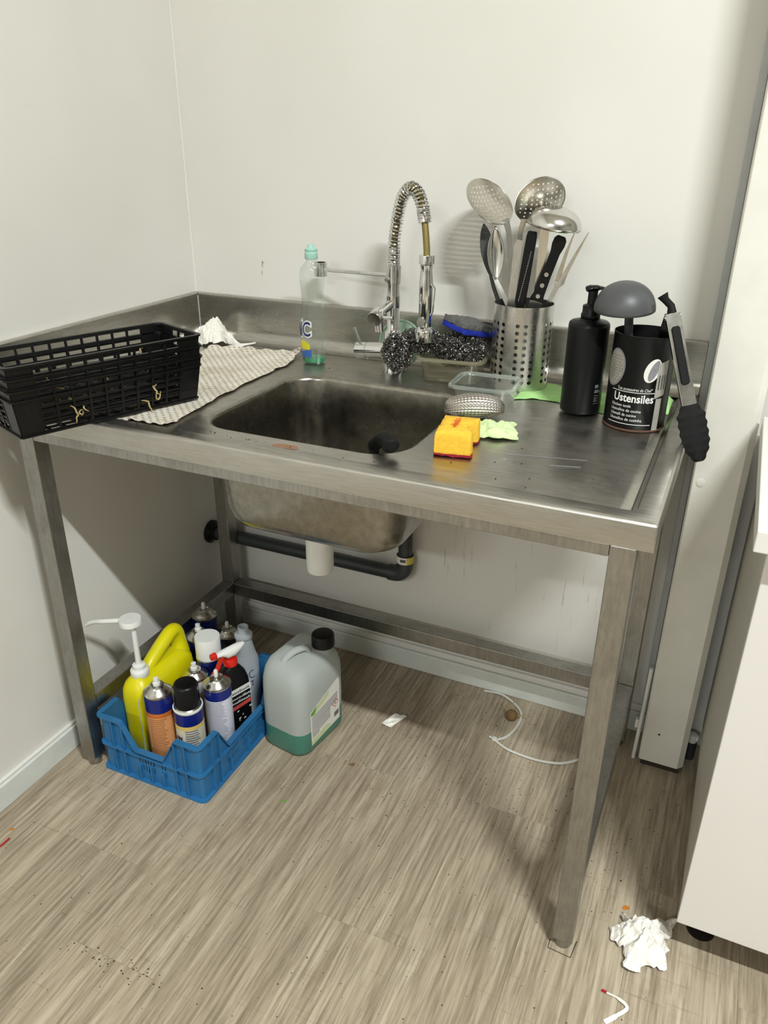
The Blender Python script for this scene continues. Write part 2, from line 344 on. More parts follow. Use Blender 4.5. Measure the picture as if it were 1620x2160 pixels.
plain('steel_inside_shade', (0.10, 0.095, 0.085, 1), 0.5, metal=0.6, var=0.2)  # holder's inner steel darkened: shade behind the holes put into the colour
def pierced():
    m = NT('steel_pierced'); v = m.coord((105, 105, 105), kind='UV', rot=(0, 0, 0.5)); vo = m.n('ShaderNodeTexVoronoi'); vo.inputs['Scale'].default_value = 1.0; vo.inputs['Randomness'].default_value = 0.0; vo.voronoi_dimensions = '2D'; m.link(v, vo.inputs['Vector'])
    uvn = m.n('ShaderNodeTexCoord'); ln = m.n('ShaderNodeVectorMath', operation='LENGTH'); m.link(uvn.outputs['UV'], ln.inputs[0]); edge = m.math('LESS_THAN', ln.outputs['Value'], 0.043)
    hole = m.math('MULTIPLY', m.math('LESS_THAN', vo.outputs['Distance'], 0.17), edge)
    n1 = m.noise(m.coord((30, 30, 30)), 6, 5); m.set(Base_Color=m.ramp(n1, (0.3, (0.46, 0.43, 0.37, 1)), (0.7, (0.60, 0.57, 0.51, 1))), Metallic=1.0, Roughness=0.27)
    tr = m.n('ShaderNodeBsdfTransparent'); mx = m.n('ShaderNodeMixShader'); m.link(hole, mx.inputs[0]); m.link(m.b.outputs[0], mx.inputs[1]); m.link(tr.outputs[0], mx.inputs[2]); m.link(mx.outputs[0], m.out.inputs['Surface']); MATS['steel_pierced'] = m.m
pierced()
# ------------------------------------------------------------------ the room
def struct(o, label=None):
    o['kind'] = 'structure'
    if label: o['label'] = label
    return o
RX, RY, RZ = 5.0, -7.0, 3.4
fl = struct(MB().box(0, RX, RY, 0, -0.06, -0.0085).build('floor', 'plank_wood', smooth=False), 'grey oak plank floor with dark crumbs')
PW = 0.1885
ends = [-0.22, -0.86, -1.04, -0.413, -0.80, -0.407, -0.93, -0.481, -0.66, -0.3]
for i, e in enumerate(ends):
    cuts = [0.0]
    y = e
    while y > -2.4: cuts.append(y); y -= 1.22
    cuts.append(-2.4)
    for a, b in zip(cuts, cuts[1:]):
        if a-b < 0.02: continue
        h = (a-b)/2; g = 0.00015
        o = MB().box(-PW/2+g, PW/2-g, -h+g, h-g, -0.0084, 0).build('plank', 'plank_wood', fl, smooth=False, bevel=0.0003, seg=1); o.location = ((i+0.5)*PW, (a+b)/2, 0)
struct(MB().box(-0.1, 0, RY, 0.1, -0.06, RZ).build('wall_left', 'wall_paint', smooth=False), 'off-white painted wall on the left')
struct(MB().box(0, RX, 0, 0.1, -0.06, RZ).build('wall_back', 'wall_paint_drips', smooth=False), 'off-white wall behind the sink with brown drips below')
struct(MB().box(RX, RX+0.1, RY, 0, -0.06, RZ).build('wall_right', 'wall_grey', smooth=False), 'grey wall to the right')
struct(MB().box(-0.1, RX+0.1, RY-0.1, RY, -0.06, RZ).build('wall_front', 'wall_grey', smooth=False), 'grey wall behind the viewer')
struct(MB().box(-0.1, RX+0.1, RY-0.1, 0.1, RZ, RZ+0.1).build('ceiling', 'wall_paint', smooth=False), 'plain white ceiling')
WB = bpy.data.objects['wall_back']
for x, z, h, w_ in ((0.205, 1.055, 0.018, 0.003), (0.203, 1.038, 0.012, 0.0025), (0.207, 1.066, 0.006, 0.004)):
    MB().poly([(x, -0.0002, z), (x+w_, -0.0002, z+h*0.3), (x+w_*0.8, -0.0002, z+h), (x-w_*0.3, -0.0002, z+h*0.7)], (0, -0.0003, 0)).build('drip_stain', 'wall_stain', WB, smooth=False)
# thin sealant bead in the wall corner
struct(MB().tube([(0.001, -0.001, 0.98), (0.001, -0.001, RZ)], 0.003, 8).build('trim_3', 'white_paint'), 'white sealant bead in the wall corner')
def board(name, pts, lab):
    b = struct(MB().hexa(pts).build(name, 'trim_paint', smooth=False, bevel=0.003), lab); return b
board('baseboard_back', [(0.016, -0.016, 0), (1.262, -0.016, 0), (1.262, 0, 0), (0.016, 0, 0), (0.016, -0.016, 0.058), (1.262, -0.016, 0.058), (1.262, 0, 0.058), (0.016, 0, 0.058)], 'pale grey-green skirting board under the sink')
struct(MB().box(0.011, 1.262, -0.011, 0, 0.0585, 0.076).build('trim_4', 'white_paint', smooth=False, bevel=0.004), 'cream batten along the top of the skirting')
board('baseboard_left', [(0, -2.6, 0), (0.016, -2.6, 0), (0.016, 0, 0), (0, 0, 0), (0, -2.6, 0.062), (0.016, -2.6, 0.062), (0.016, 0, 0.062), (0, 0, 0.062)], 'white skirting board along the left wall')
struct(MB().box(0, 0.0105, -2.6, -0.011, 0.0625, 0.069).build('trim_5', 'white_paint', smooth=False, bevel=0.003), 'thin bright strip on top of the left skirting')
# white timber post
post = MB().loft([[(x, y, z) for x, y in ((1.2646, -0.03), (1.2646, -0.130), (1.268, -0.135), (1.352, -0.135), (1.364, -0.122), (1.364, -0.03))] for z in (0.02, RZ)], True, True).build('trim_1', 'post_paint', smooth=False, bevel=0.0015)
struct(post, 'white painted timber post beside the sink')
MB().box(1.270, 1.358, -0.125, -0.035, 0, 0.0199).build('base_block', 'grime', post, smooth=False)
MB().lathe([(0.0085, 0), (0.0085, 0.001), (0.007, 0.0014), (0, 0.0014)], 20, (1.283, -0.1351, 0.735), (0, -1, 0)).build('screw_cap', 'post_paint', post)
MB().lathe([(0.0025, 0), (0.0025, 0.001), (0, 0.001)], 10, (1.300, -0.1351, 0.105), (0, -1, 0)).build('nail_hole', 'grime', post)
t2 = struct(MB().box(1.2475, 1.2615, -0.03, 0, 0.077, RZ).build('trim_2', 'grey_trim', smooth=False, bevel=0.002), 'narrow grey edging strip between wall and post')
MB().box(1.2555, 1.2575, -0.0305, -0.0295, 0.08, RZ).build('groove', 'grey_trim', t2, smooth=False)
cnd = thing('cable_conduit', 'thin white conduit standing at the foot of the post', 'conduit', (1.253, -0.112, 0))
MB().tube([(0, 0, 0.0), (0.002, 0.0, 0.12), (0.004, 0.004, 0.26)], 0.0045, 12).build('tube', 'white_plastic', cnd)
MB().box(-0.010, -0.003, 0.0, 0.012, 0.088, 0.112).build('clip', 'white_plastic', cnd, smooth=False, bevel=0.001)
fit = thing('pipe_fitting', 'small white and grey pipe fitting between post and cabinet', 'pipe', (1.374, -0.055, 0))
MB().cyl((0, 0, 0.0), (0, 0, 0.05), 0.012).build('stub', 'pipe_grey', fit)
MB().tube([(-0.005, 0, 0.062), (0.012, 0, 0.060)], 0.009, 12).build('nut', 'white_plastic', fit)
MB().lathe([(0.011, 0.05), (0.012, 0.056), (0.010, 0.07), (0, 0.071)], 14).build('cap', 'white_plastic', fit)
# ------------------------------------------------------------------ cabinet and worktop on the right
cab = thing('base_cabinet', 'white base cabinet standing on feet right of the post', 'cabinet', (1.388, -0.62, 0))
MB().box(0.002, 0.020, 0.019, 0.58, 0.10, 0.8525).build('side_panel', 'laminate_side', cab, smooth=False, bevel=0.001)
MB().box(0.58, 0.598, 0.019, 0.58, 0.10, 0.8525).build('side_panel', 'laminate_side', cab, smooth=False, bevel=0.001)
MB().box(0.0205, 0.5795, 0.021, 0.58, 0.10, 0.118).build('bottom_panel', 'laminate_side', cab, smooth=False)
MB().box(0.0205, 0.5795, 0.57, 0.58, 0.1185, 0.852).build('back_panel', 'laminate_side', cab, smooth=False)
dr = MB().box(0.0, 0.60, 0.0, 0.0165, 0.10, 0.846).build('door', 'laminate_white', cab, smooth=False, bevel=0.0015)
MB().box(0.0005, 0.004, 0.0168, 0.0188, 0.10, 0.846).build('edge_strip', 'laminate_edge', dr, smooth=False)
for fx in (0.05, 0.55):
    for fy in (0.09, 0.52):
        MB().lathe([(0.026, 0), (0.026, 0.008), (0.016, 0.012), (0.016, 0.09), (0.03, 0.092), (0.03, 0.0995)], 20, (fx, fy, 0), None, True, True).build('foot', 'black_plastic', cab)
tag(MB().box(1.367, 2.3, -0.657, -0.138, 0.8535, 0.8855).build('worktop', 'laminate_white', smooth=False, bevel=0.002), 'thick white laminate worktop on the base cabinet', 'worktop')
# ------------------------------------------------------------------ steel sink table
TL, TD, TH, AP, UP = 1.2473, 0.6842, 0.88, 0.0426, 0.1045
DK = TH-0.005
tb = thing('sink_table', 'stainless steel catering sink table with raised back edge', 'sink')
mb = MB()
mb.loft([rr(0.02, TL-0.02, -TD+0.02, -0.02, 0.002, TH-AP), rr(0.0, TL, -TD, 0, 0.002, TH-AP), rr(0, TL, -TD, 0, 0.003, TH-0.006),
         rr(0.0008, TL-0.0008, -TD+0.0008, -0.0008, 0.004, TH-0.003), rr(0.003, TL-0.003, -TD+0.003, -0.003, 0.005, TH-0.0006), rr(0.006, TL-0.006, -TD+0.006, -0.006, 0.006, TH)])
mb.build('apron', 'steel_apron', tb, angle=60)
def gz(loop, z): return [(x, y, z if x > 0.6 else DK) for x, y, _ in loop]      # drain groove along the right rim
gut = [gz(rr(0.0275, 1.2055, -0.646, -0.013, 0.008, DK), TH-0.0105), gz(rr(0.028, 1.2035, -0.645, -0.0132, 0.008, DK), TH-0.0110), gz(rr(0.0285, 1.1920, -0.6445, -0.0135, 0.010, DK), DK), rr(0.029, 1.188, -0.644, -0.0136, 0.010, DK)]
mb = MB()
mb.loft([rr(0.006, TL-0.006, -TD+0.006, -0.006, 0.006, TH), rr(0.02, 1.2165, -0.6515, -0.012, 0.012, TH), rr(0.0215, 1.2145, -0.650, -0.0125, 0.012, TH-0.0006),
         *gut, rr(0.412, 0.848, -0.618, -0.212, 0.085, DK), rr(0.424, 0.836, -0.606, -0.224, 0.075, DK+0.0008)])
mb.build('deck', 'steel_top', tb, angle=30)
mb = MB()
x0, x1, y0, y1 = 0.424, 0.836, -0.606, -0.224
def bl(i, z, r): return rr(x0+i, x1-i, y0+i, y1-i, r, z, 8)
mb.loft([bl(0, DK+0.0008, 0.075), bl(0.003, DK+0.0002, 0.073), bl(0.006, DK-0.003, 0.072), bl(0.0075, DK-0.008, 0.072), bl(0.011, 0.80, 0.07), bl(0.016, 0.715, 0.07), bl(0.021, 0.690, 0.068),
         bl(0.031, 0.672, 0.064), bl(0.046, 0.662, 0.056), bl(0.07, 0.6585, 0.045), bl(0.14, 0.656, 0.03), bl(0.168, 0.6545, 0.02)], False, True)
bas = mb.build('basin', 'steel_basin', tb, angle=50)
MB().lathe([(0.044, 0.0), (0.045, 0.002), (0.034, 0.0025), (0.030, -0.001), (0.0, -0.001)], 32, (0.63, -0.415, 0.656)).build('strainer', 'steel_brushed', bas)
# drain trap below the basin
tr = MB().lathe([(0.024, 0.654), (0.024, 0.60), (0.030, 0.598), (0.030, 0.50), (0.028, 0.4885), (0.0, 0.4885)], 28, (0.556, -0.38, 0)).build('drain_trap', 'white_plastic', tb)
# upstand swept along the back and the left side
prof = [(0.0, TH-0.02), (0.0, TH+UP-0.002), (0.002, TH+UP), (0.0135, TH+UP), (0.0165, TH+UP-0.0025), (0.017, TH+UP-0.006), (0.0172, DK+0.034)]
for k in range(1, 8):
    a = 0.5*PI*k/8; prof.append((0.0172+0.030*(1-math.cos(a)), DK+0.034-0.0335*math.sin(a)))
prof.append((0.050, DK+0.0004))
sec = lambda fn: [fn(o, z) for o, z in prof]
mb = MB()
mb.loft([sec(lambda o, z: (TL-0.002, -o, z)), sec(lambda o, z: (o+0.0006, -o, z))], True, False, closed=False).build('back_upstand', 'steel_upstand', tb, angle=35)
mb = MB()
mb.loft([sec(lambda o, z: (o, -o-0.0006, z)), sec(lambda o, z: (o, -TD+0.01, z))], False, True, closed=False).build('side_upstand', 'steel_upstand', tb, angle=35)
mb = MB().box(TL-0.0025, TL-0.001, -0.0165, 0, TH-0.02, TH+UP-0.001)
mb.build('end_plate', 'steel_upstand', tb, smooth=False)
MB().tube([(0.0175, -0.0175, TH+UP-0.006), (0.0178, -0.0178, DK+0.03), (0.048, -0.048, DK+0.001)], 0.0013, 8).build('corner_weld', 'grey_trim', tb)
LS = 0.0368; LFX, LRX, LFY, LBY = 0.0699, TL-0.0222-LS, -TD+0.0019, -0.0924
leg0 = None
for lx, ly, zb in ((LFX, LFY, 0.022), (LRX, LFY, 0.022), (LFX-0.001, LBY, 0.022), (LRX, LBY, 0.022)):
    o = MB().box(0, LS, 0, LS, 0.0, TH-AP-0.0005-zb).build('leg', 'steel_leg', tb, smooth=False, bevel=0.002); o.location = (lx, ly, zb)
    c = (LS/2, LS/2, 0)
    ft = MB().lathe([(0.0145, -0.022), (0.0155, -0.0205), (0.0155, -0.006), (0.0175, -0.004), (0.0175, -0.0003)], 24, c, None, True, True).build('foot', 'steel_leg', o)
SZ = 0.1862
def rail(n, *b): return MB().box(*b).build(n, 'steel_leg', tb, smooth=False, bevel=0.0015)
rail('top_rail', LFX+LS+0.0003, LRX-0.0003, LFY+0.001, LFY+0.026, TH-AP-0.0205, TH-AP-0.0003)
rail('top_rail', LFX+LS+0.0003, LRX-0.0003, LBY, LBY+0.025, TH-AP-0.0205, TH-AP-0.0003)
rail('top_rail', LFX+0.004, LFX+0.03, LFY+LS+0.0003, LBY-0.0003, TH-AP-0.0205, TH-AP-0.0003)
rail('top_rail', LRX+0.004, LRX+0.03, LFY+LS+0.0003, LBY-0.0003, TH-AP-0.0205, TH-AP-0.0003)
rail('stretcher', LFX+LS, LRX-0.0003, LBY, LBY+LS, SZ-LS, SZ)
rail('stretcher', LFX, LFX+LS, LFY+LS+0.0003, LBY-0.0003, SZ-LS, SZ)
rail('stretcher', LRX, LRX+LS, LFY+LS+0.0003, LBY-0.0003, SZ-LS, SZ)
# grease marks left on the sheet: own shapes, a thin film
def blotch(cx, cy, rx, ry, z, rot, seed, name, m, parent, n=26, j=0.3):
    pts = []
    for k in range(n):
        a = 2*PI*k/n; q = 1+j*noise.noise(Vector((math.cos(a)*1.7+seed, math.sin(a)*1.7, seed*3.1))); x = rx*q*math.cos(a); y = ry*q*math.sin(a)
        pts.append((cx+x*math.cos(rot)-y*math.sin(rot), cy+x*math.sin(rot)+y*math.cos(rot), z))
    return MB().poly(pts, (0, 0, 0.0003)).build(name, m, parent, smooth=False)
blotch(0.640, -0.631, 0.024, 0.0105, DK+0.0003, 0.05, 3.0, 'rust_stain', 'rust_faded', tb)
MB().add([(1.2040, -0.640, TH-0.0109), (1.2062, -0.640, TH-0.0100), (1.2140, -0.640, TH-0.0011), (1.2140, -0.10, TH-0.0011), (1.2062, -0.10, TH-0.0100), (1.2040, -0.10, TH-0.0109)], [(0, 1, 4, 5), (1, 2, 3, 4)]).build('groove_reflection', 'groove_reflection', tb, smooth=False)  # dark reflection along the groove, painted as a coloured strip
# ------------------------------------------------------------------ waste pipe on the back wall
wp = thing('waste_pipe', 'dark grey waste pipe running along the back wall', 'pipe', (0, 0, 0))
z0 = 0.306
MB().tube([(0.001, -0.036, z0), (0.30, -0.037, z0+0.002), (0.575, -0.038, z0+0.004)], 0.0185, 20).build('horizontal_pipe', 'pipe_grey', wp)
MB().lathe([(0.034, 0), (0.034, 0.006), (0.022, 0.016), (0.022, 0.024)], 24, (0.001, -0.036, z0), (1, 0, 0)).build('wall_collar', 'black_plastic', wp)
el = spline([(0.572, -0.038, z0+0.004), (0.598, -0.038, z0+0.007), (0.613, -0.038, z0+0.022), (0.616, -0.038, z0+0.048)], 6)
MB().tube(el, 0.022, 20).build('elbow', 'pipe_grey', wp)
MB().tube([(0.616, -0.038, z0+0.046), (0.616, -0.038, 0.62)], 0.0185, 20).build('vertical_pipe', 'pipe_grey', wp)
st = MB().lathe([(0.0226, 0), (0.0226, 0.020)], 24, (0.616, -0.038, z0+0.046)).build('sticker', 'label_paper', wp)
mb = MB()
for k in range(6):
    a = -1.75+k*0.11; mb.box(-0.0008-0.0006*(k % 2), 0.0008+0.0006*(k % 2), 0, 0.0004, 0.007, 0.015, Matrix.Translation((0.616+0.0228*math.cos(a), -0.038+0.0228*math.sin(a), z0+0.046)) @ Matrix.Rotation(a+PI/2, 4, 'Z'))
mb.build('barcode', 'print_dark', st, smooth=False)
MB().grid(lambda u, v: (0.616+0.0229*math.cos(-1.0+u*1.2), -0.038+0.0229*math.sin(-1.0+u*1.2), z0+0.046+0.02*v), 8, 1).build('yellow_end', 'sticker_yellow', st)
# ------------------------------------------------------------------ things on the sink table
# dotted dishcloth (lies under the baskets)
Lp = [(0.246, -0.650), (0.20, -0.52), (0.165, -0.40), (0.145, -0.28), (0.13, -0.18), (0.125, -0.12)]
Rp = [(0.402, -0.643), (0.388, -0.52), (0.378, -0.40), (0.375, -0.27), (0.374, -0.165), (0.352, -0.078)]
Ls, Rs = spline([(*p, 0) for p in Lp], 8), spline([(*p, 0) for p in Rp], 8)
NU, NV = 56, 40
def cloth(u, v):
    k = v*40; i = min(39, int(k)); t = k-i; a = Ls[i].lerp(Ls[i+1], t); b = Rs[i].lerp(Rs[i+1], t); p = a.lerp(b, u)
    ed = max(0.0, (u-0.82)/0.18); bk = max(0.0, (v-0.80)/0.2)
    p += Vector((0.006*noise.noise(Vector((v*14, u*3, 1))), 0.006*noise.noise(Vector((u*13, v*3, 5))), 0))*(ed+0.25+bk)
    z = 0.0012+0.0016*(noise.noise(Vector((p.x*22, p.y*14, 2)))+0.6) + ed*0.0035*(0.7+noise.noise(Vector((p.y*60, 3, 1)))) + bk*0.010*(0.6+noise.noise(Vector((p.x*30, 9, 1))))
    fr = max(0.0, (0.05-v)/0.05); z += fr*0.0015*(1+math.sin(u*40)) + max(0, -0.6445-p.y)*0.0
    lift = min(1.0, max(0.0, (-0.640-p.y)/0.008)); z += lift*0.0045
    return (p.x, p.y, DK+max(0.0006, z*(1 if u > 0.45 or v > 0.55 else 0.45)))
mb = MB().grid(cloth, NU, NV); o = mb.build('dishcloth', 'dotted_cloth', solid=0.0009); uv = o.data.uv_layers.new(name='UVMap')
for lp in o.data.loops:
    c = o.data.vertices[lp.vertex_index].co; uv.data[lp.index].uv = (c.x, c.y)
tag(o, 'cream dishcloth with grey dots spread under the black baskets', 'cloth')
# nested black baskets
BL, BW, BH, TP = 0.364, 0.147, 0.085, 0.011
bmesh_parts = {}
def wallmap(side, long):
    ln = BL if long else BW; half = BW/2 if long else BL/2
    def f(s, t, n):
        k = 1-t/BH; a = (s-ln/2)*(1-2*TP*k/ln); d = half-TP*k+n
        return ((a, side*d, t) if long else (side*d, a, t))
    return f, ln
def wbox(mb, f, s0, s1, t0, t1, n0=-0.002, n1=0.0):
    mb.hexa([f(s0, t0, n0), f(s1, t0, n0), f(s1, t0, n1), f(s0, t0, n1), f(s0, t1, n0), f(s1, t1, n0), f(s1, t1, n1), f(s0, t1, n1)])
def basket_wall(side, long):
    f, ln = wallmap(side, long); mb = MB(); c = 0.042 if long else 0.048; RB = BH-0.004
    wbox(mb, f, 0.002, c, 0, RB); wbox(mb, f, ln-c, ln-0.002, 0, RB); wbox(mb, f, c, ln-c, 0, 0.006); 
    n = 9 if long else 2; st = (ln-2*c)/n
    for i in range(n+1): wbox(mb, f, max(c, c+i*st-0.0022), min(ln-c, c+i*st+0.0022), 0.006, RB, -0.0025, 0.0008)
    for i in range(n):
        for t in (0.015, 0.026, 0.037, 0.048, 0.0612): wbox(mb, f, c+i*st+0.0022, c+(i+1)*st-0.0022, t, t+0.0036)
        wbox(mb, f, c+i*st+0.0022, c+(i+1)*st-0.0022, RB-0.003, RB)
    return mb
def basket():
    t = thing('plastic_basket', 'black slotted plastic basket', 'basket', (0, 0, 0), 0, 'nested black plastic baskets')
    for s in (-1, 1):
        basket_wall(s, True).build('side_wall', 'basket_plastic', t, smooth=False); basket_wall(s, False).build('end_wall', 'basket_plastic', t, smooth=False)
    mb = MB()
    R0 = BH-0.020
    def lp(g, z, i): k = 1-z/BH; return rc(BL/2-TP*k+g, BW/2-TP*k+g, 0.012, z, 4)
    mb.loft([lp(-0.002, R0, 0), lp(0.0045, R0, 0), lp(0.0045, R0+0.0028, 0), lp(-0.002, R0+0.0028, 0), lp(-0.002, R0, 0)]); mb.loft([lp(-0.0024, BH-0.004, 0), lp(0.0045, BH-0.0036, 0), lp(0.0048, BH, 0), lp(-0.0024, BH, 0), lp(-0.0024, BH-0.004, 0)])
    mb.build('rim', 'basket_plastic', t, angle=30)
    mb = MB(); hx, hy = BL/2-TP, BW/2-TP
    for i in range(14): x = -hx+i*2*hx/13; mb.box(x-0.003, x+0.003, -hy, hy, 0.0002, 0.0028)
    for i in range(6): y = -hy+i*2*hy/5; mb.box(-hx, hx, y-0.003, y+0.003, 0.0, 0.003)
    mb.build('floor_grid', 'basket_plastic', t, smooth=False)
    return t
bk = basket(); BR = math.radians(69)
for i, lab in enumerate(('black slotted plastic basket, lowest of the nested stack on the dotted cloth', 'black slotted plastic basket, middle one of the nested stack', 'black slotted plastic basket, topmost and open, holding bits of straw')):
    o = bk if i == 0 else copy_tree(bk); o.location = (0.2342, -0.6257, 0.8818+0.0202*i); o.rotation_euler = (0, 0, BR); o['label'] = lab
BM = Matrix.Translation((0.2342, -0.6257, 0.8818)) @ Matrix.Rotation(BR, 4, 'Z')
random.seed(21)
for i in range(16):
    outs = i < 6
    if outs: c = Vector((random.uniform(-0.12, 0.10), -BW/2+0.004, random.uniform(0.022, 0.05)))
    else: c = Vector((random.uniform(-0.15, 0.15), random.uniform(-0.05, 0.055), random.uniform(0.047, 0.075)))
    pts = [c]
    d = Vector((random.uniform(-1, 1), random.uniform(-0.3, 0.1) if outs else random.uniform(-1, 1), random.uniform(-0.6, 0.6))).normalized()
    for k in range(7):
        d = (d+0.9*Vector((random.uniform(-1, 1), random.uniform(-.25, .25) if outs else random.uniform(-1, 1), random.uniform(-1, 1)))).normalized(); pts.append(pts[-1]+d*0.0055)
    lo = min(p.z for p in pts)
    sp = [BM @ p for p in spline(pts, 3)]
    o = MB().tube(sp, [0.0013*math.sin(PI*(k+1)/(len(sp)+1))+0.0004 for k in range(len(sp))], 5).build('straw_bit', 'dry_straw')
    tag(o, 'curled dry straw bit caught in the black baskets', 'straw', 'straw bits in the black baskets')
# crumpled tissue behind the baskets
def crumple(name, c, R, hz, seed, label, m='tissue_paper', n=96, tails=(), rot=0.0, sharp=1.0):
    mb = MB(); C = Vector(c)
    def f(u, v):
        a = 2*PI*u; r = v
        dirv = Vector((math.cos(a), math.sin(a), 0)); base = dirv*r
        k = 1+0.22*noise.noise(Vector((math.cos(a)*2, math.sin(a)*2, seed)))+0.12*noise.noise(Vector((math.cos(a)*6, math.sin(a)*6, seed)))
        for ta, tw, tl in tails:
            da = (a-ta+PI) % (2*PI)-PI; k += tl*math.exp(-(da/tw)**2)*r**2
        q = Vector((base.x*R[0]*k, base.y*R[1]*k, 0))
        rid = sum((1-2*abs(noise.noise(Vector((q.x*fs+seed, q.y*fs, seed*2+j)))))*am for j, (fs, am) in enumerate(((28, 0.5), (62, 0.38), (140, 0.26))))
        h = hz*((1-r**2.2)*0.62+0.40*sharp*max(0, rid)*(1-0.55*r))
        q = q + 0.010*Vector(noise.noise_vector(Vector((q.x*60, q.y*60, seed))))*(0.35+0.65*r)*sharp
        x, y = q.x*math.cos(rot)-q.y*math.sin(rot), q.x*math.sin(rot)+q.y*math.cos(rot)
        return (C.x+x, C.y+y, C.z+max(0.0008, h))
    vs = [f(i/n, 0.02+0.98*j/36) for j in range(37) for i in range(n)]
    mb.loft([vs[j*n:(j+1)*n] for j in range(37)], True, False)
    return tag(mb.build(name, m, angle=16, solid=0.0006), label, 'tissue')
crumple('crumpled_tissue', (0.094, -0.078, DK+0.001), (0.046, 0.040), 0.072, 4.3, 'crumpled white tissue in the corner of the sink table', tails=((-0.2, 0.16, 1.3),))
mb = MB().bar(spline([(0.128, -0.082, DK+0.020), (0.150, -0.080, DK+0.008), (0.172, -0.074, DK+0.004), (0.19, -0.066, DK+0.005), (0.215, -0.064, DK+0.011)], 6), [0.012*(1-0.8*k/24)+0.002 for k in range(25)], 0.0008, (0.2, -0.5, 0.9))
tag(mb.build('tissue_strip', 'tissue_paper', angle=30), 'thin twisted white paper strip trailing from the crumpled tissue', 'tissue')
# ------------------------------------------------------------------ washing-up liquid bottle
t = thing('soap_bottle', 'clear washing-up liquid bottle with mint cap and green dregs', 'bottle', (0.418, -0.133, DK), 0.25)
def el(rx, ry, z, n=36, p=2.4): return [(rx*math.copysign(abs(math.cos(2*PI*k/n))**(2/p), math.cos(2*PI*k/n)), ry*math.copysign(abs(math.sin(2*PI*k/n))**(2/p), math.sin(2*PI*k/n)), z) for k in range(n)]
pr = [(0.018, 0.012, 0.0006), (0.0245, 0.0185, 0.001), (0.0262, 0.0200, 0.006), (0.027, 0.0205, 0.03), (0.0285, 0.0215, 0.06), (0.029, 0.0215, 0.085), (0.0275, 0.020, 0.11), (0.0248, 0.0182, 0.135), (0.0243, 0.018, 0.15), (0.0258, 0.019, 0.168), (0.0275, 0.020, 0.185), (0.0272, 0.0198, 0.20), (0.024, 0.018, 0.212), (0.017, 0.0145, 0.220), (0.0125, 0.0125, 0.224), (0.0115, 0.0115, 0.230)]
def bx(z):
    for (a, b, c), (d, e, f) in zip(pr, pr[1:]):
        if c <= z <= f: k = (z-c)/(f-c); return a+(d-a)*k, b+(e-b)*k
    return pr[-1][:2]
MB().loft([el(a, b, z) for a, b, z in pr], True, False).build('body', 'clear_pet', t, angle=60)
MB().loft([el(a-0.0012, b-0.0012, z) for a, b, z in ((0.022, 0.016, 0.002), (0.026, 0.020, 0.006), (0.0266, 0.0203, 0.0145))], True, True).build('liquid', 'soap_green', t)
cp = MB().lathe([(0.0135, 0.2305), (0.0145, 0.232), (0.0145, 0.244), (0.0128, 0.246), (0.0142, 0.248), (0.0142, 0.252), (0.008, 0.253), (0.0065, 0.261), (0, 0.262)], 28, cap0=True).build('cap', 'mint_plastic', t)
def bmap(th0, z0, eps=0.0009):
    def f(x, y):
        a, b = bx(z0+y); th = th0+x/0.024; c, s_ = math.cos(th), math.sin(th); p = 2.4
        return ((a+eps)*math.copysign(abs(c)**(2/p), c), (b+eps)*math.copysign(abs(s_)**(2/p), s_), z0+y)
    return f
TH0 = math.radians(212)
mb = MB(); text_on(mb, 'PAIC', 0.046, bmap(TH0, 0.066, 0.0007), 'CENTER', sx=0.50, extra=0.0035); mb.build('brand_outline', 'print_white', t)
mb = MB(); text_on(mb, 'PAIC', 0.046, bmap(TH0, 0.066, 0.0014), 'CENTER', sx=0.50, extra=0.0004); mb.build('brand_letters', 'print_blue', t)
mb = MB(); mb.grid(lambda u, v: bmap(TH0, 0.036)(-0.012+0.034*u, 0.020*v*(0.6+0.4*math.sin(PI*u))), 10, 5).build('lemon_print', 'print_lemon', t)
mb = MB(); mb.grid(lambda u, v: bmap(TH0, 0.018)(-0.018+0.042*u, 0.017*v*(0.5+0.5*u)), 10, 5).build('blue_print', 'print_azure', t)
# ------------------------------------------------------------------ kitchen mixer tap
FX, FY = 0.6086, -0.1188
t = thing('spring_faucet', 'chrome spring-neck kitchen tap with pull-down spray head', 'faucet', (FX, FY, DK))
MB().lathe([(0.0225, 0), (0.0225, 0.003), (0.0205, 0.006), (0.0200, 0.085), (0.0165, 0.090), (0.0135, 0.094), (0.0135, 0.19), (0.0155, 0.191), (0.0155, 0.228), (0.0135, 0.229)], 28, cap0=True, cap1=True).build('column', 'chrome', t)
mx = MB().lathe([(0.0, 0.088), (0.0175, 0.088), (0.0185, 0.087), (0.0185, 0.062), (0.0172, 0.0615), (0.0172, 0.0595), (0.0185, 0.059), (0.0185, 0.0)], 28, (0, 0, 0.046), (-1, 0.0, -0.09)).build('mixer_body', 'chrome', t)
MB().tube([(-0.077, -0.004, 0.053), (-0.092, -0.006, 0.090)], 0.0036, 12).build('mixer_lever', 'chrome', mx)
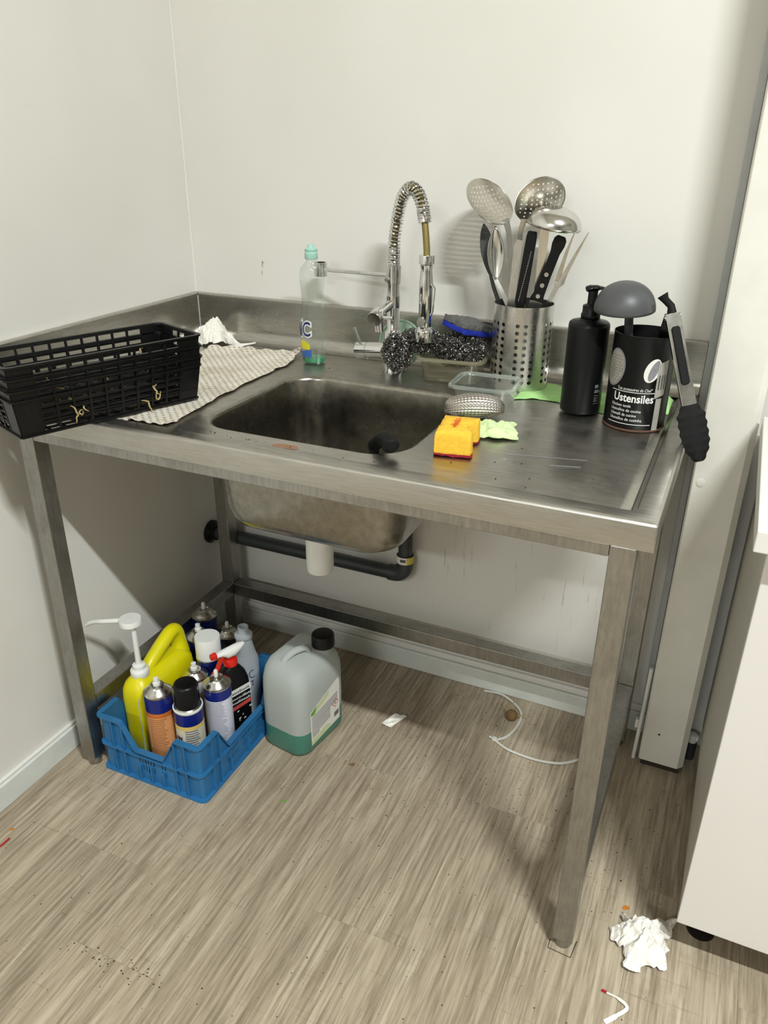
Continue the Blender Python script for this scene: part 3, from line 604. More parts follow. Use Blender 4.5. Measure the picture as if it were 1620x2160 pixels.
# swing spout with its own valve
MB().lathe([(0.0152, -0.012), (0.0152, 0.012)], 24, (0, 0, 0.153), None, True, True).build('swivel_ring', 'chrome', t)
ar = MB().tube([(0, 0, 0.153), (-0.006, -0.030, 0.142), (-0.010, -0.050, 0.135)], 0.0095, 16).build('spout_arm', 'chrome', t)
ax = Vector((-0.05, -0.93, -0.30)).normalized(); c0 = Vector((-0.010, -0.050, 0.135))
MB().lathe([(0.0, 0.026), (0.0150, 0.026), (0.0158, 0.025), (0.0158, 0.0), (0.0, 0.0)], 28, c0, ax).build('valve_knob', 'chrome', ar)
MB().tube([c0+ax*0.014+Vector((0.012, 0, 0)), c0+ax*0.014+Vector((0.038, 0.0, 0.001))], 0.0036, 12).build('valve_lever', 'chrome', ar)
MB().cyl(c0+ax*0.006, c0+ax*0.006+Vector((0.003, 0, -0.034)), 0.0095).build('outlet', 'chrome', ar)
# arm that holds the spray head
cl = Vector((-0.198, 0.058, 0.198))
hb = MB().tube([(0, 0, 0.207), cl], 0.0042, 12).build('holder_arm', 'chrome', t)
MB().lathe([(0.014, -0.015), (0.015, -0.015), (0.015, 0.015), (0.014, 0.015), (0.012, 0.015), (0.012, -0.015), (0.014, -0.015)], 24, cl+Vector((-0.012, 0.004, 0.0))).build('holder_ring', 'chrome', hb)
MB().lathe([(0.0, 0.006), (0.0045, 0.006), (0.0055, 0.004), (0.0055, 0.0)], 16, (-0.008, -0.0125, 0.200), (-0.4, -0.9, 0)).build('arm_screw', 'chrome', hb)
# hose and spring
arch = [(0, 0, 0.225), (0, 0, 0.268), (0.004, -0.002, 0.300), (0.0125, -0.006, 0.338), (0.024, -0.011, 0.366), (0.042, -0.018, 0.381), (0.060, -0.026, 0.374), (0.074, -0.034, 0.352), (0.082, -0.039, 0.325)]
cen = spline(arch, 20)
hose = MB().tube(cen + spline([(0.082, -0.039, 0.325), (0.087, -0.043, 0.300), (0.0915, -0.047, 0.272), (0.093, -0.049, 0.255)], 6)[1:], 0.0068, 14).build('hose', 'hose_gold', t)
def arclen(P):
    L = [0]
    for a, b in zip(P, P[1:]): L.append(L[-1]+(b-a).length)
    return L
AL = arclen(cen); TOT = AL[-1]
def at(s):
    s = max(0, min(TOT-1e-6, s))
    for i in range(len(AL)-1):
        if AL[i+1] >= s: k = (s-AL[i])/max(1e-9, AL[i+1]-AL[i]); return cen[i].lerp(cen[i+1], k), (cen[min(i+2, len(cen)-1)]-cen[max(0, i-1)]).normalized()
    return cen[-1], (cen[-1]-cen[-2]).normalized()
pts = []; s = 0.0; ph = 0.0; dph = 2*PI/14
while s < TOT:
    p, T = at(s); B = Vector((0.42, -0.9, 0)).normalized().cross(T).normalized(); N = T.cross(B)
    pts.append(p+(N*math.cos(ph)+B*math.sin(ph))*0.0118)
    pitch = 0.0036 if s < 0.040 or s > TOT-0.022 else 0.0074
    s += pitch*dph/(2*PI); ph += dph
MB().tube(pts, 0.0020, 6).build('spring', 'chrome', t)
pe, Te = at(TOT)
MB().lathe([(0.0120, 0), (0.0130, 0.001), (0.0130, 0.010), (0.009, 0.011)], 24, pe-Te*0.004, Te, True, True).build('spring_collar', 'chrome', t)
hd = Vector((0.0935, -0.0495, 0))
hm = MB().lathe([(0.0150, 0.260), (0.0155, 0.259), (0.0155, 0.243), (0.0125, 0.241), (0.0115, 0.232), (0.0130, 0.215), (0.0138, 0.210), (0.0138, 0.142), (0.0125, 0.139), (0.0125, 0.118), (0.0205, 0.111), (0.0210, 0.108), (0.0195, 0.088), (0.018, 0.0865), (0.0, 0.0865)], 28, hd, None, True).build('spray_head', 'chrome', t)
MB().bar([hd+Vector((0.013, -0.003, 0.205)), hd+Vector((0.020, -0.003, 0.196)), hd+Vector((0.0165, -0.003, 0.150)), hd+Vector((0.0135, -0.003, 0.143))], 0.008, 0.002, (1, 0, 0.1)).build('trigger', 'chrome', hm)
MB().lathe([(0.0, 0.004), (0.0095, 0.004), (0.0100, 0.003), (0.0100, 0.0)], 24, hd+Vector((-0.003, -0.012, 0.128)), (-0.2, -1, 0.1)).build('mode_button', 'steel_brushed', hm)
# ------------------------------------------------------------------ tub of steel wool, sponge, small tub
def tub(name, hx, hy, h, tap, m, label, loc, rz, r=0.022, thick=0.0):
    t = thing(name, label, 'container', loc, rz)
    MB().loft([rc(hx-tap-0.006, hy-tap-0.006, r*0.7, 0.0006), rc(hx-tap-0.001, hy-tap-0.001, r*0.9, 0.003), rc(hx-tap, hy-tap, r, 0.008), rc(hx-0.002, hy-0.002, r, h-0.006)], True, False).build('body', m, t, angle=50)
    MB().loft([rc(hx-0.002, hy-0.002, r, h-0.006), rc(hx-0.001, hy-0.001, r, h-0.002), rc(hx+0.001, hy+0.001, r, h), rc(hx+0.006, hy+0.006, r+0.004, h), rc(hx+0.008, hy+0.008, r+0.005, h-0.002), rc(hx+0.0085, hy+0.0085, r+0.005, h-0.006)]).build('rim', m.replace('clear_tub', 'clear_rim'), t, angle=35)
    return t
tub('plastic_tub', 0.067, 0.055, 0.054, 0.007, 'clear_tub_dirty', 'grimy clear plastic tub full of steel wool right of the tap', (0.750, -0.113, DK), 0.10)
tub('plastic_tub', 0.058, 0.050, 0.043, 0.006, 'clear_tub', 'empty clear plastic tub in front of the steel utensil holder', (0.865, -0.247, DK), 0.05, r=0.018)
def wool(c, R, n, seed, label, mn=None, keep=None):
    rnd = random.Random(seed); mb = MB(); C = Vector(c)
    for i in range(n):
        d = Vector((rnd.gauss(0, 1), rnd.gauss(0, 1), rnd.gauss(0, 1))).normalized(); q = (rnd.random()**0.35)
        lump = 1+0.18*noise.noise(d*2.3+Vector((seed, 0, 0)))
        p = C+Vector((d.x*R[0], d.y*R[1], d.z*R[2]))*q*lump
        if keep and not keep(p): continue
        a = Vector((rnd.gauss(0, 1), rnd.gauss(0, 1), rnd.gauss(0, 1))).normalized(); b = a.orthogonal().normalized(); c2 = a.cross(b)
        rad = rnd.uniform(0.0016, 0.0036); turns = rnd.uniform(0.8, 1.4); pit = rnd.uniform(0.001, 0.003); k = int(turns*7)
        mb.tube([p+(b*math.cos(2*PI*turns*j/k)+c2*math.sin(2*PI*turns*j/k))*rad+a*pit*(j/k-0.5)*turns for j in range(k+1)], rnd.uniform(0.0005, 0.0008), 3, caps=False)
    o = mb.build('steel_wool', 'wool_wire', smooth=False); return tag(o, label, 'steel wool', 'steel wool scourers by the tap')
wool((0.633, -0.152, DK+0.053), (0.036, 0.020, 0.042), 1900, 3, 'grey steel wool scourer hanging against the tap base')
wool((0.680, -0.132, DK+0.078), (0.050, 0.034, 0.026), 1500, 5, 'grey steel wool scourer at the left end of the dirty tub')
wool((0.765, -0.112, DK+0.064), (0.060, 0.047, 0.040), 2600, 9, 'large grey steel wool scourer under the blue scouring sponge')
# blue and grey scouring sponge on top
t = thing('scouring_sponge', 'blue sponge with grey scouring pad lying on the steel wool', 'sponge', (0.770, -0.092, DK+0.1085), math.radians(52)); t.rotation_euler = (math.radians(9), math.radians(12), math.radians(66))
def soft(mb, hx, hy, z0, z1, seed, amp=0.0016, r=0.006, n=22):
    def top(u, v, z):
        x = (u*2-1)*hx; y = (v*2-1)*hy; return Vector((x, y, z))+amp*Vector(noise.noise_vector(Vector((x*70, y*70, z*70+seed))))
    loops = []
    base = rr(-hx, hx, -hy, hy, r, 0, 5)
    sub = []
    for i, p in enumerate(base):
        q = base[(i+1) % len(base)]; L = math.dist(p, q); k = max(1, int(L/0.005))
        for j in range(k): sub.append((p[0]+(q[0]-p[0])*j/k, p[1]+(q[1]-p[1])*j/k))
    for z, ins in ((z0, 0.25), (z0, 0.85), (z0, 0.97), (z0+0.15*(z1-z0), 1), (z0+0.5*(z1-z0), 0.995), (z0+0.85*(z1-z0), 1), (z1, 0.97), (z1, 0.85), (z1, 0.6), (z1, 0.25)):
        loops.append([Vector((x*ins, y*ins, z))+amp*Vector(noise.noise_vector(Vector((x*ins*90, y*ins*90, z*90+seed)))) for x, y in sub])
    return mb.loft(loops, True, True)
soft(MB(), 0.045, 0.036, -0.009, 0.002, 1).build('sponge_layer', 'scour_blue', t)
soft(MB(), 0.045, 0.036, 0.0022, 0.0145, 4, 0.002).build('scouring_pad', 'scour_grey', t)
# pale green bowl edge behind the tap
t = thing('green_disc', 'pale green plastic disc leaning behind the tap', 'lid', (0.610, -0.069, DK))
MB().lathe([(0.0, 0.0), (0.048, 0.0), (0.051, 0.002), (0.052, 0.004), (0.052, 0.006), (0.049, 0.006), (0.048, 0.003), (0.0, 0.003)], 40, (-0.002, 0.0, 0.0535), (0.03, -1, 0.10)).build('disc', 'disc_green', t)
# ------------------------------------------------------------------ knitted metal scourer, lime cloth, yellow sponge
def knit(u, v):
    a = (u-0.5)*PI; b = 2*PI*v; ca = abs(math.cos(a))**0.55
    x = 0.055*math.sin(a); y = 0.031*ca*math.cos(b); z = 0.024+0.022*ca*math.sin(b)
    row = math.sin(b*26); col = math.sin(a*52+(1.5 if row > 0 else 0)); k = 0.0009*row*(0.7+0.5*col)
    n = Vector((0.3*x/0.055, math.cos(b), math.sin(b))).normalized(); z -= 0.006*(x/0.055)**2*(1 if z > 0.02 else -0.3)
    return Vector((x, y, max(z, 0.0025)))+n*k
o = MB().grid(knit, 120, 208).build('metal_scourer', 'knit_wire', angle=80); o.location = (0.877, -0.352, DK+0.0006); o.rotation_euler = (0, 0, 0.42)
tag(o, 'oval knitted metal scourer beside the yellow sponge', 'scourer')
def lime(u, v):
    x = (u-0.5)*0.105; y = (v-0.5)*0.085; q = Vector((x*45, y*45, 3.0)); n1 = noise.noise(q); n2 = noise.noise(q*2.3)
    e = 1+0.20*noise.noise(Vector((u*4, v*4, 8)))
    z = 0.013*(0.55+n1)+0.005*abs(n2); ed = min(u, 1-u, v, 1-v)*6
    return (x*e, y*e+0.006*n2, 0.0012+max(0, z)*min(1, 0.3+ed))
o = MB().grid(lime, 44, 36).build('lime_cloth', 'cloth_lime', solid=0.002, angle=80); o.location = (0.922, -0.415, DK+0.0006); o.rotation_euler = (0, 0, 0.35)
tag(o, 'small crumpled lime green microfibre cloth behind the yellow sponge', 'cloth')
t = thing('yellow_sponge', 'yellow sponge with red scouring base and red lettering', 'sponge', (0.900, -0.513, DK), math.radians(10))
outl = [(-0.030, -0.046), (0.0305, -0.046), (0.0315, -0.030), (0.019, -0.016), (0.017, 0.004), (0.026, 0.018), (0.033, 0.026), (0.033, 0.046), (-0.030, 0.046)]
def dens(P, st=0.004):
    out = []
    for i, p in enumerate(P):
        q = P[(i+1) % len(P)]; k = max(1, int(math.dist(p, q)/st))
        for j in range(k): out.append((p[0]+(q[0]-p[0])*j/k, p[1]+(q[1]-p[1])*j/k))
    return out
DO = dens(outl)
def sl(z, ins, sq=1.0, seed=0): return [Vector((x*ins, y*ins, z))+0.0012*Vector(noise.noise_vector(Vector((x*110, y*110, z*110+seed)))) for x, y in DO]
def top_pt(x, y): return 0.040
b1 = MB().loft([sl(0.0055, 0.98), sl(0.009, 1.0), sl(0.020, 0.985), sl(0.030, 0.98), sl(0.038, 0.97), sl(0.0415, 0.93), sl(0.0425, 0.6), sl(0.043, 0.2)], True, True).build('foam', 'sponge_yellow', t, angle=70)
MB().loft([sl(0.0015, 0.96, seed=7), sl(0.002, 1.02, seed=5), sl(0.0052, 1.015, seed=9), sl(0.0056, 0.6)], True, True).build('scouring_layer', 'sponge_red', t, angle=70)
mb = MB(); text_on(mb, 'vileda', 0.017, lambda x, y: (0.004-y-0.001, -0.022+x*1.15, 0.0458), 'LEFT', 0.0, 0.0003, 0.95); mb.build('lettering', 'sponge_print', b1)
# black handle poking out of the basin
t = thing('pan_brush_handle', 'black rubber brush handle leaning out of the basin at its front edge', 'brush', (0.71, -0.46, 0.662))
hp = spline([(-0.02, 0.10, 0.012), (0.01, 0.03, 0.085), (0.052, -0.085, 0.196), (0.070, -0.110, 0.2235), (0.088, -0.124, 0.2375), (0.103, -0.135, 0.2365), (0.110, -0.144, 0.2315)], 6)
MB().tube(hp, [0.008]*8+[0.009]*6+[0.0115]*10+[0.0135]*9+[0.0145]*(len(hp)-33-1)+[0.0125], 16).build('handle', 'black_rubber', t, angle=60)
MB().box(-0.045, 0.005, 0.085, 0.115, 0.001, 0.024).build('brush_head', 'black_rubber', t, bevel=0.004)
# ------------------------------------------------------------------ perforated utensil holder
HC = Vector((0.8925, -0.1085, DK)); HR, HH = 0.0595, 0.172
t = thing('utensil_holder', 'perforated stainless steel cylinder full of kitchen utensils', 'holder', HC)
mb = MB(); NC = 24; rows = 9; z0, z1 = 0.016, 0.016+rows*0.0142
cells = [(i/NC, (i+1)/NC, z0+(z1-z0)*j/rows, z0+(z1-z0)*(j+1)/rows, 0.27 if i % 4 != 3 else 0) for i in range(NC) for j in range(rows)]
cells += [(i/NC, (i+1)/NC, a, b, 0) for i in range(NC) for a, b in ((0.0, z0), (z1, HH))]
OFF = math.radians(-92)
mb.holed(cells, lambda u, v: (HR*math.cos(2*PI*u+OFF), HR*math.sin(2*PI*u+OFF), v), 4).build('perforated_wall', 'steel_inside_shade', t, weld=True, solid=0.0012, angle=60)
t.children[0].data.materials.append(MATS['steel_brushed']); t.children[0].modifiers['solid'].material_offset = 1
MB().lathe([(0.0, 0.001), (HR-0.001, 0.001), (HR-0.001, 0.003), (0, 0.003)], 32).build('base', 'steel_brushed', t)
MB().lathe([(HR-0.0008, HH-0.001), (HR+0.0008, HH-0.001), (HR+0.0009, HH+0.0006), (HR-0.0008, HH+0.0006), (HR-0.0008, HH-0.001)], 48).build('rim', 'steel_brushed', t)
CAMP = Vector((1.2977, -1.6946, 1.3446))
def util(name, label): return thing(name, label, 'utensil', (HC.x, HC.y, DK+0.004), 0, 'utensils in the steel holder')
def lc(x, y, z): return Vector((x-HC.x, y-HC.y, z-DK-0.004))
def skimmer(t, c, axis_long, r, tilt, dish, flip=1):
    """round shallow dish with real holes; c in local coordinates"""
    v = (CAMP-(c+Vector((HC.x, HC.y, DK)))).normalized(); a = Vector(axis_long); a = (a-v*a.dot(v)).normalized(); m = v.cross(a)
    n = (v*math.cos(tilt)+m*math.sin(tilt)).normalized(); b = n.cross(a).normalized()
    def mp(u, w):
        q = r*w; z = dish*(w*w-1)*flip; return c+(a*math.cos(2*PI*u)+b*math.sin(2*PI*u))*q+n*z
    n1, n2 = 40, 12
    g = MB().loft([[mp(i/n1, max(0.02, k/n2)) for i in range(n1)] for k in range(n2+1)], True, False); o = g.build('pierced_bowl', 'steel_pierced', t, angle=80)
    uv = o.data.uv_layers.new(name='UVMap')
    for lp in o.data.loops:
        d = o.data.vertices[lp.vertex_index].co-c; uv.data[lp.index].uv = (d.dot(a), d.dot(b))
    ring = MB().tube([mp(i/40, 1.0) for i in range(41)], 0.0011, 6, caps=False); ring.build('bowl_edge', 'steel_spoon', t)
    return n
ud = Vector((0.3, -0.95, 0.0))
t = util('skimmer', 'round pierced steel skimmer leaning left, tallest at the left of the holder')
skimmer(t, lc(0.803, -0.095, 1.234), (0.80, 0, -0.60), 0.0535, math.radians(54), 0.012, 1)
MB().bar([lc(0.838, -0.097, 1.203), lc(0.846, -0.098, 1.18), lc(0.869, -0.100, 1.041), lc(0.892, -0.104, 0.886)], [0.013, 0.011, 0.013, 0.014], 0.0018, ud).build('handle', 'steel_spoon', t)
t = util('skimmer', 'round pierced steel skimmer standing upright behind the ladle')
skimmer(t, lc(0.900, -0.085, 1.238), (0.85, 0, 0.5), 0.0495, math.radians(-38), 0.012, -1)
MB().bar([lc(0.872, -0.084, 1.205), lc(0.866, -0.083, 1.18), lc(0.861, -0.085, 1.04), lc(0.858, -0.100, 0.886)], [0.012, 0.010, 0.012, 0.012], 0.0018, ud).build('handle', 'steel_spoon', t)
t = util('soup_ladle', 'steel soup ladle with its bowl turned down over the holder')
c = lc(0.938, -0.112, 1.196); axd = Vector((0.16, -0.10, 0.97)).normalized()
q = Vector((0, 0, 1)).rotation_difference(axd).to_matrix()
lo = []
for k in range(11):
    a = 0.5*PI*k/10; R = 0.052*math.cos(a)**0.8; z = 0.034*math.sin(a)
    lo.append([c+q @ Vector(((R*1.0)*math.cos(2*PI*j/40), R*0.9*math.sin(2*PI*j/40), z)) for j in range(40)])
MB().loft(lo, False, True).build('bowl', 'steel_spoon', t, solid=0.0012, angle=70)
MB().bar([lc(0.929, -0.135, 1.210), lc(0.926, -0.133, 1.185), lc(0.922, -0.122, 1.10), lc(0.919, -0.120, 0.986), lc(0.916, -0.118, 0.886)], [0.022, 0.017, 0.016, 0.017, 0.018], 0.0022, ud).build('handle', 'steel_spoon', t)
def leaf(t, tip, neck, wmax, m, dish, name, n=14, nrm=ud, peak=0.45):
    A, B = Vector(tip), Vector(neck); d = (B-A); N = Vector(nrm); N = (N-d*N.dot(d)/d.dot(d)).normalized(); Sd = d.normalized().cross(N)
    def f(u, v):
        wv = wmax*math.sin(PI*min(1, v**(math.log(0.5)/math.log(peak))))**0.75 if 0 < v < 1 else 0.0012
        s = (u*2-1); return A+d*v+Sd*s*wv+N*(-dish*(1-s*s)*math.sin(PI*v))
    return MB().grid(f, 10, n).build(name, m, t, solid=0.0016, angle=80)
t = util('nylon_spatula', 'dark grey leaf-shaped nylon spatula at the far left of the holder')
leaf(t, lc(0.793, -0.095, 1.192), lc(0.817, -0.098, 1.088), 0.0135, 'dark_nylon', 0.002, 'blade')
MB().tube([lc(0.815, -0.098, 1.093), lc(0.823, -0.099, 1.072), lc(0.842, -0.101, 1.03), lc(0.872, -0.104, 0.888)], [0.0035, 0.0042, 0.0045, 0.005], 10, flat=0.6).build('handle', 'dark_nylon', t)
t = util('serving_spoon', 'deep steel serving spoon beside the dark spatula')
leaf(t, lc(0.822, -0.110, 1.190), lc(0.832, -0.112, 1.086), 0.0165, 'steel_spoon', 0.008, 'bowl', peak=0.5)
MB().bar([lc(0.831, -0.112, 1.088), lc(0.840, -0.113, 1.075), lc(0.862, -0.116, 1.040), lc(0.898, -0.122, 0.888)], [0.008, 0.008, 0.011, 0.013], 0.0022, ud).build('handle', 'steel_spoon', t)
t = util('steel_turner', 'plain bright steel handle next to the black brush handle')
MB().bar([lc(0.877, -0.122, 1.168), lc(0.874, -0.122, 1.155), lc(0.868, -0.124, 1.03), lc(0.868, -0.126, 0.887)], [0.012, 0.016, 0.014, 0.012], 0.002, (0.1, -1, 0)).build('handle', 'steel_brushed', t)
t = util('bread_knife', 'knife with a broad black handle with a dotted line, blade down')
h = MB().bar([lc(0.9045, -0.138, 1.187), lc(0.9035, -0.138, 1.178), lc(0.8965, -0.140, 1.10), lc(0.8925, -0.142, 1.055), lc(0.8935, -0.142, 1.035)], [0.017, 0.020, 0.021, 0.020, 0.007], 0.011, (0.15, -1, 0)).build('handle', 'black_satin', t, bevel=0.002)
for k in range(26):
    a = lc(0.9065, -0.1444, 1.150).lerp(lc(0.8905, -0.1484, 1.058), k/25); MB().lathe([(0.0007, 0), (0.0007, 0.0008), (0, 0.0009)], 6, a, (0.1, -1, 0)).build('dot', 'print_white', h) if k % 1 == 0 else None
MB().bar([lc(0.8925, -0.142, 1.050), lc(0.893, -0.138, 0.888)], [0.020, 0.016], 0.0015, (0.15, -1, 0)).build('blade', 'steel_brushed', t)
t = util('chef_knife', 'knife with a black riveted handle sloping right, blade down')
hk = MB(); A = lc(0.9585, -0.128, 1.180); B = lc(0.922, -0.134, 1.058)
hk.bar([A, A.lerp(B, 0.05), A.lerp(B, 0.13), A.lerp(B, 0.25), A.lerp(B, 0.6), A.lerp(B, 0.9), B], [0.015, 0.024, 0.025, 0.019, 0.019, 0.022, 0.028], 0.012, (0.2, -1, 0)); h = hk.build('handle', 'black_satin', t, bevel=0.002)
for k in (0.58, 0.75, 0.92): MB().lathe([(0.0042, 0), (0.0042, 0.0009), (0, 0.001)], 16, A.lerp(B, k)+Vector((0.001, -0.0062, 0)), (0.2, -1, 0)).build('rivet', 'steel_brushed', h)
MB().bar([B, B.lerp(lc(0.900, -0.118, 0.889), 0.15), lc(0.900, -0.118, 0.889)], [0.024, 0.03, 0.022], 0.0016, (0.3, -1, 0)).build('blade', 'steel_brushed', t)
t = util('carving_fork', 'two-pronged steel carving fork at the right of the holder')
MB().bar([lc(0.957, -0.104, 1.092), lc(0.953, -0.104, 1.082), lc(0.938, -0.105, 1.046), lc(0.912, -0.107, 0.888)], [0.020, 0.009, 0.009, 0.011], 0.003, ud).build('shaft', 'steel_spoon', t)
MB().bar([lc(0.9535, -0.104, 1.088), lc(0.9575, -0.104, 1.112), lc(0.966, -0.104, 1.150), lc(0.9785, -0.104, 1.190)], [0.012, 0.0085, 0.006, 0.0012], 0.0022, ud).build('prong', 'steel_spoon', t)
MB().bar([lc(0.9605, -0.104, 1.090), lc(0.968, -0.104, 1.110), lc(0.984, -0.104, 1.146), lc(1.0035, -0.104, 1.187)], [0.012, 0.0085, 0.006, 0.0012], 0.0022, ud).build('prong', 'steel_spoon', t)
# ------------------------------------------------------------------ green cloth behind the bottles
def gcl(u, v):
    x = 0.912+0.292*u; y0 = -0.208+0.02*math.sin(u*7)+0.012*u; y1 = -0.075-0.02*u
    y = y0+(y1-y0)*v; n1 = noise.noise(Vector((x*20, y*20, 1))); n2 = noise.noise(Vector((x*46, y*30, 6)))
    z = 0.0015+0.008*max(0, n1+0.15)*min(1, 4*min(v, 1-v)+0.2)+0.003*max(0, n2)+ (0.030*math.exp(-((u-0.95)/0.05)**2))*v*(1.2-v)*2
    return (x, y+0.006*n2, DK+z)
tag(MB().grid(gcl, 70, 26).build('green_cloth', 'cloth_green', solid=0.0014, angle=80), 'flat green microfibre cloth under the black bottle and utensil holder', 'cloth')
# ------------------------------------------------------------------ black pump bottle
t = thing('pump_bottle', 'matt black pump dispenser bottle beside the black tin', 'bottle', (1.0466, -0.2275, DK+0.0045))
MB().lathe([(0.034, 0.0), (0.0365, 0.0015), (0.0372, 0.005), (0.0372, 0.160), (0.0362, 0.165), (0.033, 0.168), (0.019, 0.1705), (0.017, 0.173)], 48, cap0=True, cap1=True).build('body', 'black_satin', t, angle=50)
pm = MB().lathe([(0.0165, 0.1732), (0.0172, 0.174), (0.0172, 0.181), (0.0155, 0.183), (0.0155, 0.196), (0.0105, 0.198), (0.0085, 0.1995), (0.0085, 0.222)], 32, cap0=True, cap1=True).build('pump_collar', 'black_satin', t, angle=50)
MB().tube(spline([(-0.013, -0.004, 0.2235), (-0.004, -0.001, 0.2265), (0.006, 0.005, 0.2265), (0.013, 0.017, 0.224), (0.018, 0.029, 0.217)], 5), [0.006]+[0.0105]*5+[0.0095]*5+[0.007]*9+[0.0045], 14, flat=0.5).build('pump_head', 'black_satin', pm)
mb = MB()
rnd = random.Random(4)
for k, (zz, ln, hh) in enumerate(((0.052, 0.008, 0.006), (0.047, 0.010, 0.0016), (0.043, 0.013, 0.003), (0.037, 0.009, 0.0012), (0.033, 0.010, 0.001), (0.030, 0.008, 0.001), (0.0265, 0.009, 0.0014), (0.022, 0.014, 0.0008))):
    f = cylmap(0.0372, math.radians(-42), zz, eps=0.0004); mb.grid(lambda u, v: f(ln*u, hh*v), 5, 1)
mb.build('small_print', 'print_faint', t)
# ------------------------------------------------------------------ black tin "Ustensiles"
CX, CYY, CRD, CHH = 1.1504, -0.2524, 0.0538, 0.168
t = thing('utensil_tin', 'black printed metal tin reading Ustensiles with grey ladle inside', 'tin', (CX, CYY, DK+0.0005))
MB().lathe([(CRD-0.004, 0.003), (CRD-0.0008, 0.003), (CRD, 0.0045), (CRD, CHH-0.002), (CRD+0.0006, CHH-0.001), (CRD+0.0004, CHH+0.0008), (CRD-0.0008, CHH+0.0008), (CRD-0.0012, CHH-0.002), (CRD-0.0012, 0.005), (0, 0.005)], 64).build('body', 'black_satin', t, angle=40)
MB().lathe([(CRD+0.0001, 0.0045), (CRD+0.0012, 0.0035), (CRD+0.0012, 0.0012), (CRD-0.001, 0.0), (CRD-0.004, 0.0), (CRD-0.004, 0.004)], 64).build('base_ring', 'rust_spot', t)
T0 = math.radians(-91)
def tl(z, ang=0.0): return cylmap(CRD, T0+ang, z, eps=0.0004)
mb = MB(); text_on(mb, 'Ustensiles', 0.0205, tl(0.0545), 'CENTER', 0, 0.0004, 0.86)
text_on(mb, '"Les accessoires du Chef"', 0.0078, tl(0.0745), 'CENTER', 0.25, 0, 0.76)
for k, s_ in enumerate(('Kitchen tools', 'Utensilios de cocina', 'Utensili da cucina', 'Utensilios de cozinha')): text_on(mb, s_, 0.0076, tl(0.0445-0.0082*k, -0.72), 'LEFT', 0, 0, 0.9)
for z, a, b in ((0.0715, -0.042, 0.040), (0.0135, -0.044, 0.036)): f = tl(z); mb.grid(lambda u, v: f(a+(b-a)*u, 0.0011*v), 24, 1)
mb.build('printed_text', 'print_white', t)
def patch(th, z, rx, rz_, rot, m, name, eps=0.0003, dots=None, half=None):
    mb = MB(); f = cylmap(CRD, T0+th, z, eps=eps); n = 28; pts = []
    for k in range(n):
        a = 2*PI*k/n; x, y = rx*math.cos(a), rz_*math.sin(a); x, y = x*math.cos(rot)-y*math.sin(rot), x*math.sin(rot)+y*math.cos(rot); pts.append((x, y))
    vs = [f(0, 0)]+[f(x*0.5, y*0.5) for x, y in pts]+[f(x, y) for x, y in pts]
    fs = [(0, 1+k, 1+(k+1) % n) for k in range(n)]+[(1+k, 1+n+k, 1+n+(k+1) % n, 1+(k+1) % n) for k in range(n)]
    return mb.add(vs, fs).build(name, m, t)
patch(-0.82, 0.110, 0.023, 0.034, -0.15, 'print_grey', 'skimmer_picture'); patch(-0.82, 0.110, 0.020, 0.031, -0.15, 'print_metal', 'skimmer_picture_inner', 0.0005)
mb = MB(); f = cylmap(CRD, T0-0.82, 0.110, eps=0.0008)
for i in range(-3, 4):
    for j in range(-4, 5):
        x, y = i*0.0058+(0.0029 if j % 2 else 0), j*0.0052
        if (x/0.018)**2+(y/0.028)**2 < 1: mb.add([f(x+0.0009*math.cos(a*PI/3), y+0.0009*math.sin(a*PI/3)) for a in range(6)], [tuple(range(6))])
mb.build('skimmer_picture_dots', 'print_dark', t)
patch(0.50, 0.112, 0.0135, 0.0215, -0.35, 'label_paper', 'spoon_picture'); patch(0.54, 0.112, 0.007, 0.019, -0.35, 'print_grey', 'spoon_picture_shade', 0.0005)
mb = MB(); f = cylmap(CRD, T0+0.86, 0.0, eps=0.0006)
mb.grid(lambda u, v: f(-0.010+0.020*u, 0.062+0.062*v+0.006*u), 6, 4); mb.grid(lambda u, v: f(-0.006+0.012*u, 0.003+0.059*v), 4, 3); mb.build('spatula_picture', 'print_metal', t)
mb = MB(); f = cylmap(CRD, T0+0.86, 0.0, eps=0.0009)
for k in range(3): mb.grid(lambda u, v: f(-0.006+0.0055*k+0.0022*u, 0.078+0.026*v), 1, 2)
mb.build('spatula_picture_slots', 'print_dark', t)
# grey nylon ladle standing in the tin, bowl down over the rim
t = thing('nylon_ladle', 'grey nylon ladle with a domed bowl standing in the black tin', 'ladle', (CX, CYY, DK+0.006))
c = Vector((1.1075-CX, -0.252-CYY, 1.0775-DK-0.006)); axd = Vector((-0.03, -0.10, 1)).normalized(); q = Vector((0, 0, 1)).rotation_difference(axd).to_matrix()
lo = []
for k in range(15):
    a = 0.5*PI*k/14; lo.append([c+q @ Vector((0.0515*math.cos(a)**0.9*math.cos(2*PI*j/48), 0.0515*math.cos(a)**0.9*math.sin(2*PI*j/48), 0.0475*math.sin(a))) for j in range(48)])
MB().loft(lo, False, True).build('bowl', 'grey_nylon', t, solid=0.002, angle=80)
MB().tube([c+Vector((0.006, 0.0, 0.040)), c+Vector((0.008, 0.004, 0.0)), c+Vector((0.012, 0.010, -0.05)), (-0.012, 0.006, 0.004)], [0.006, 0.0075, 0.008, 0.008], 14, flat=0.7).build('handle', 'grey_nylon', t)
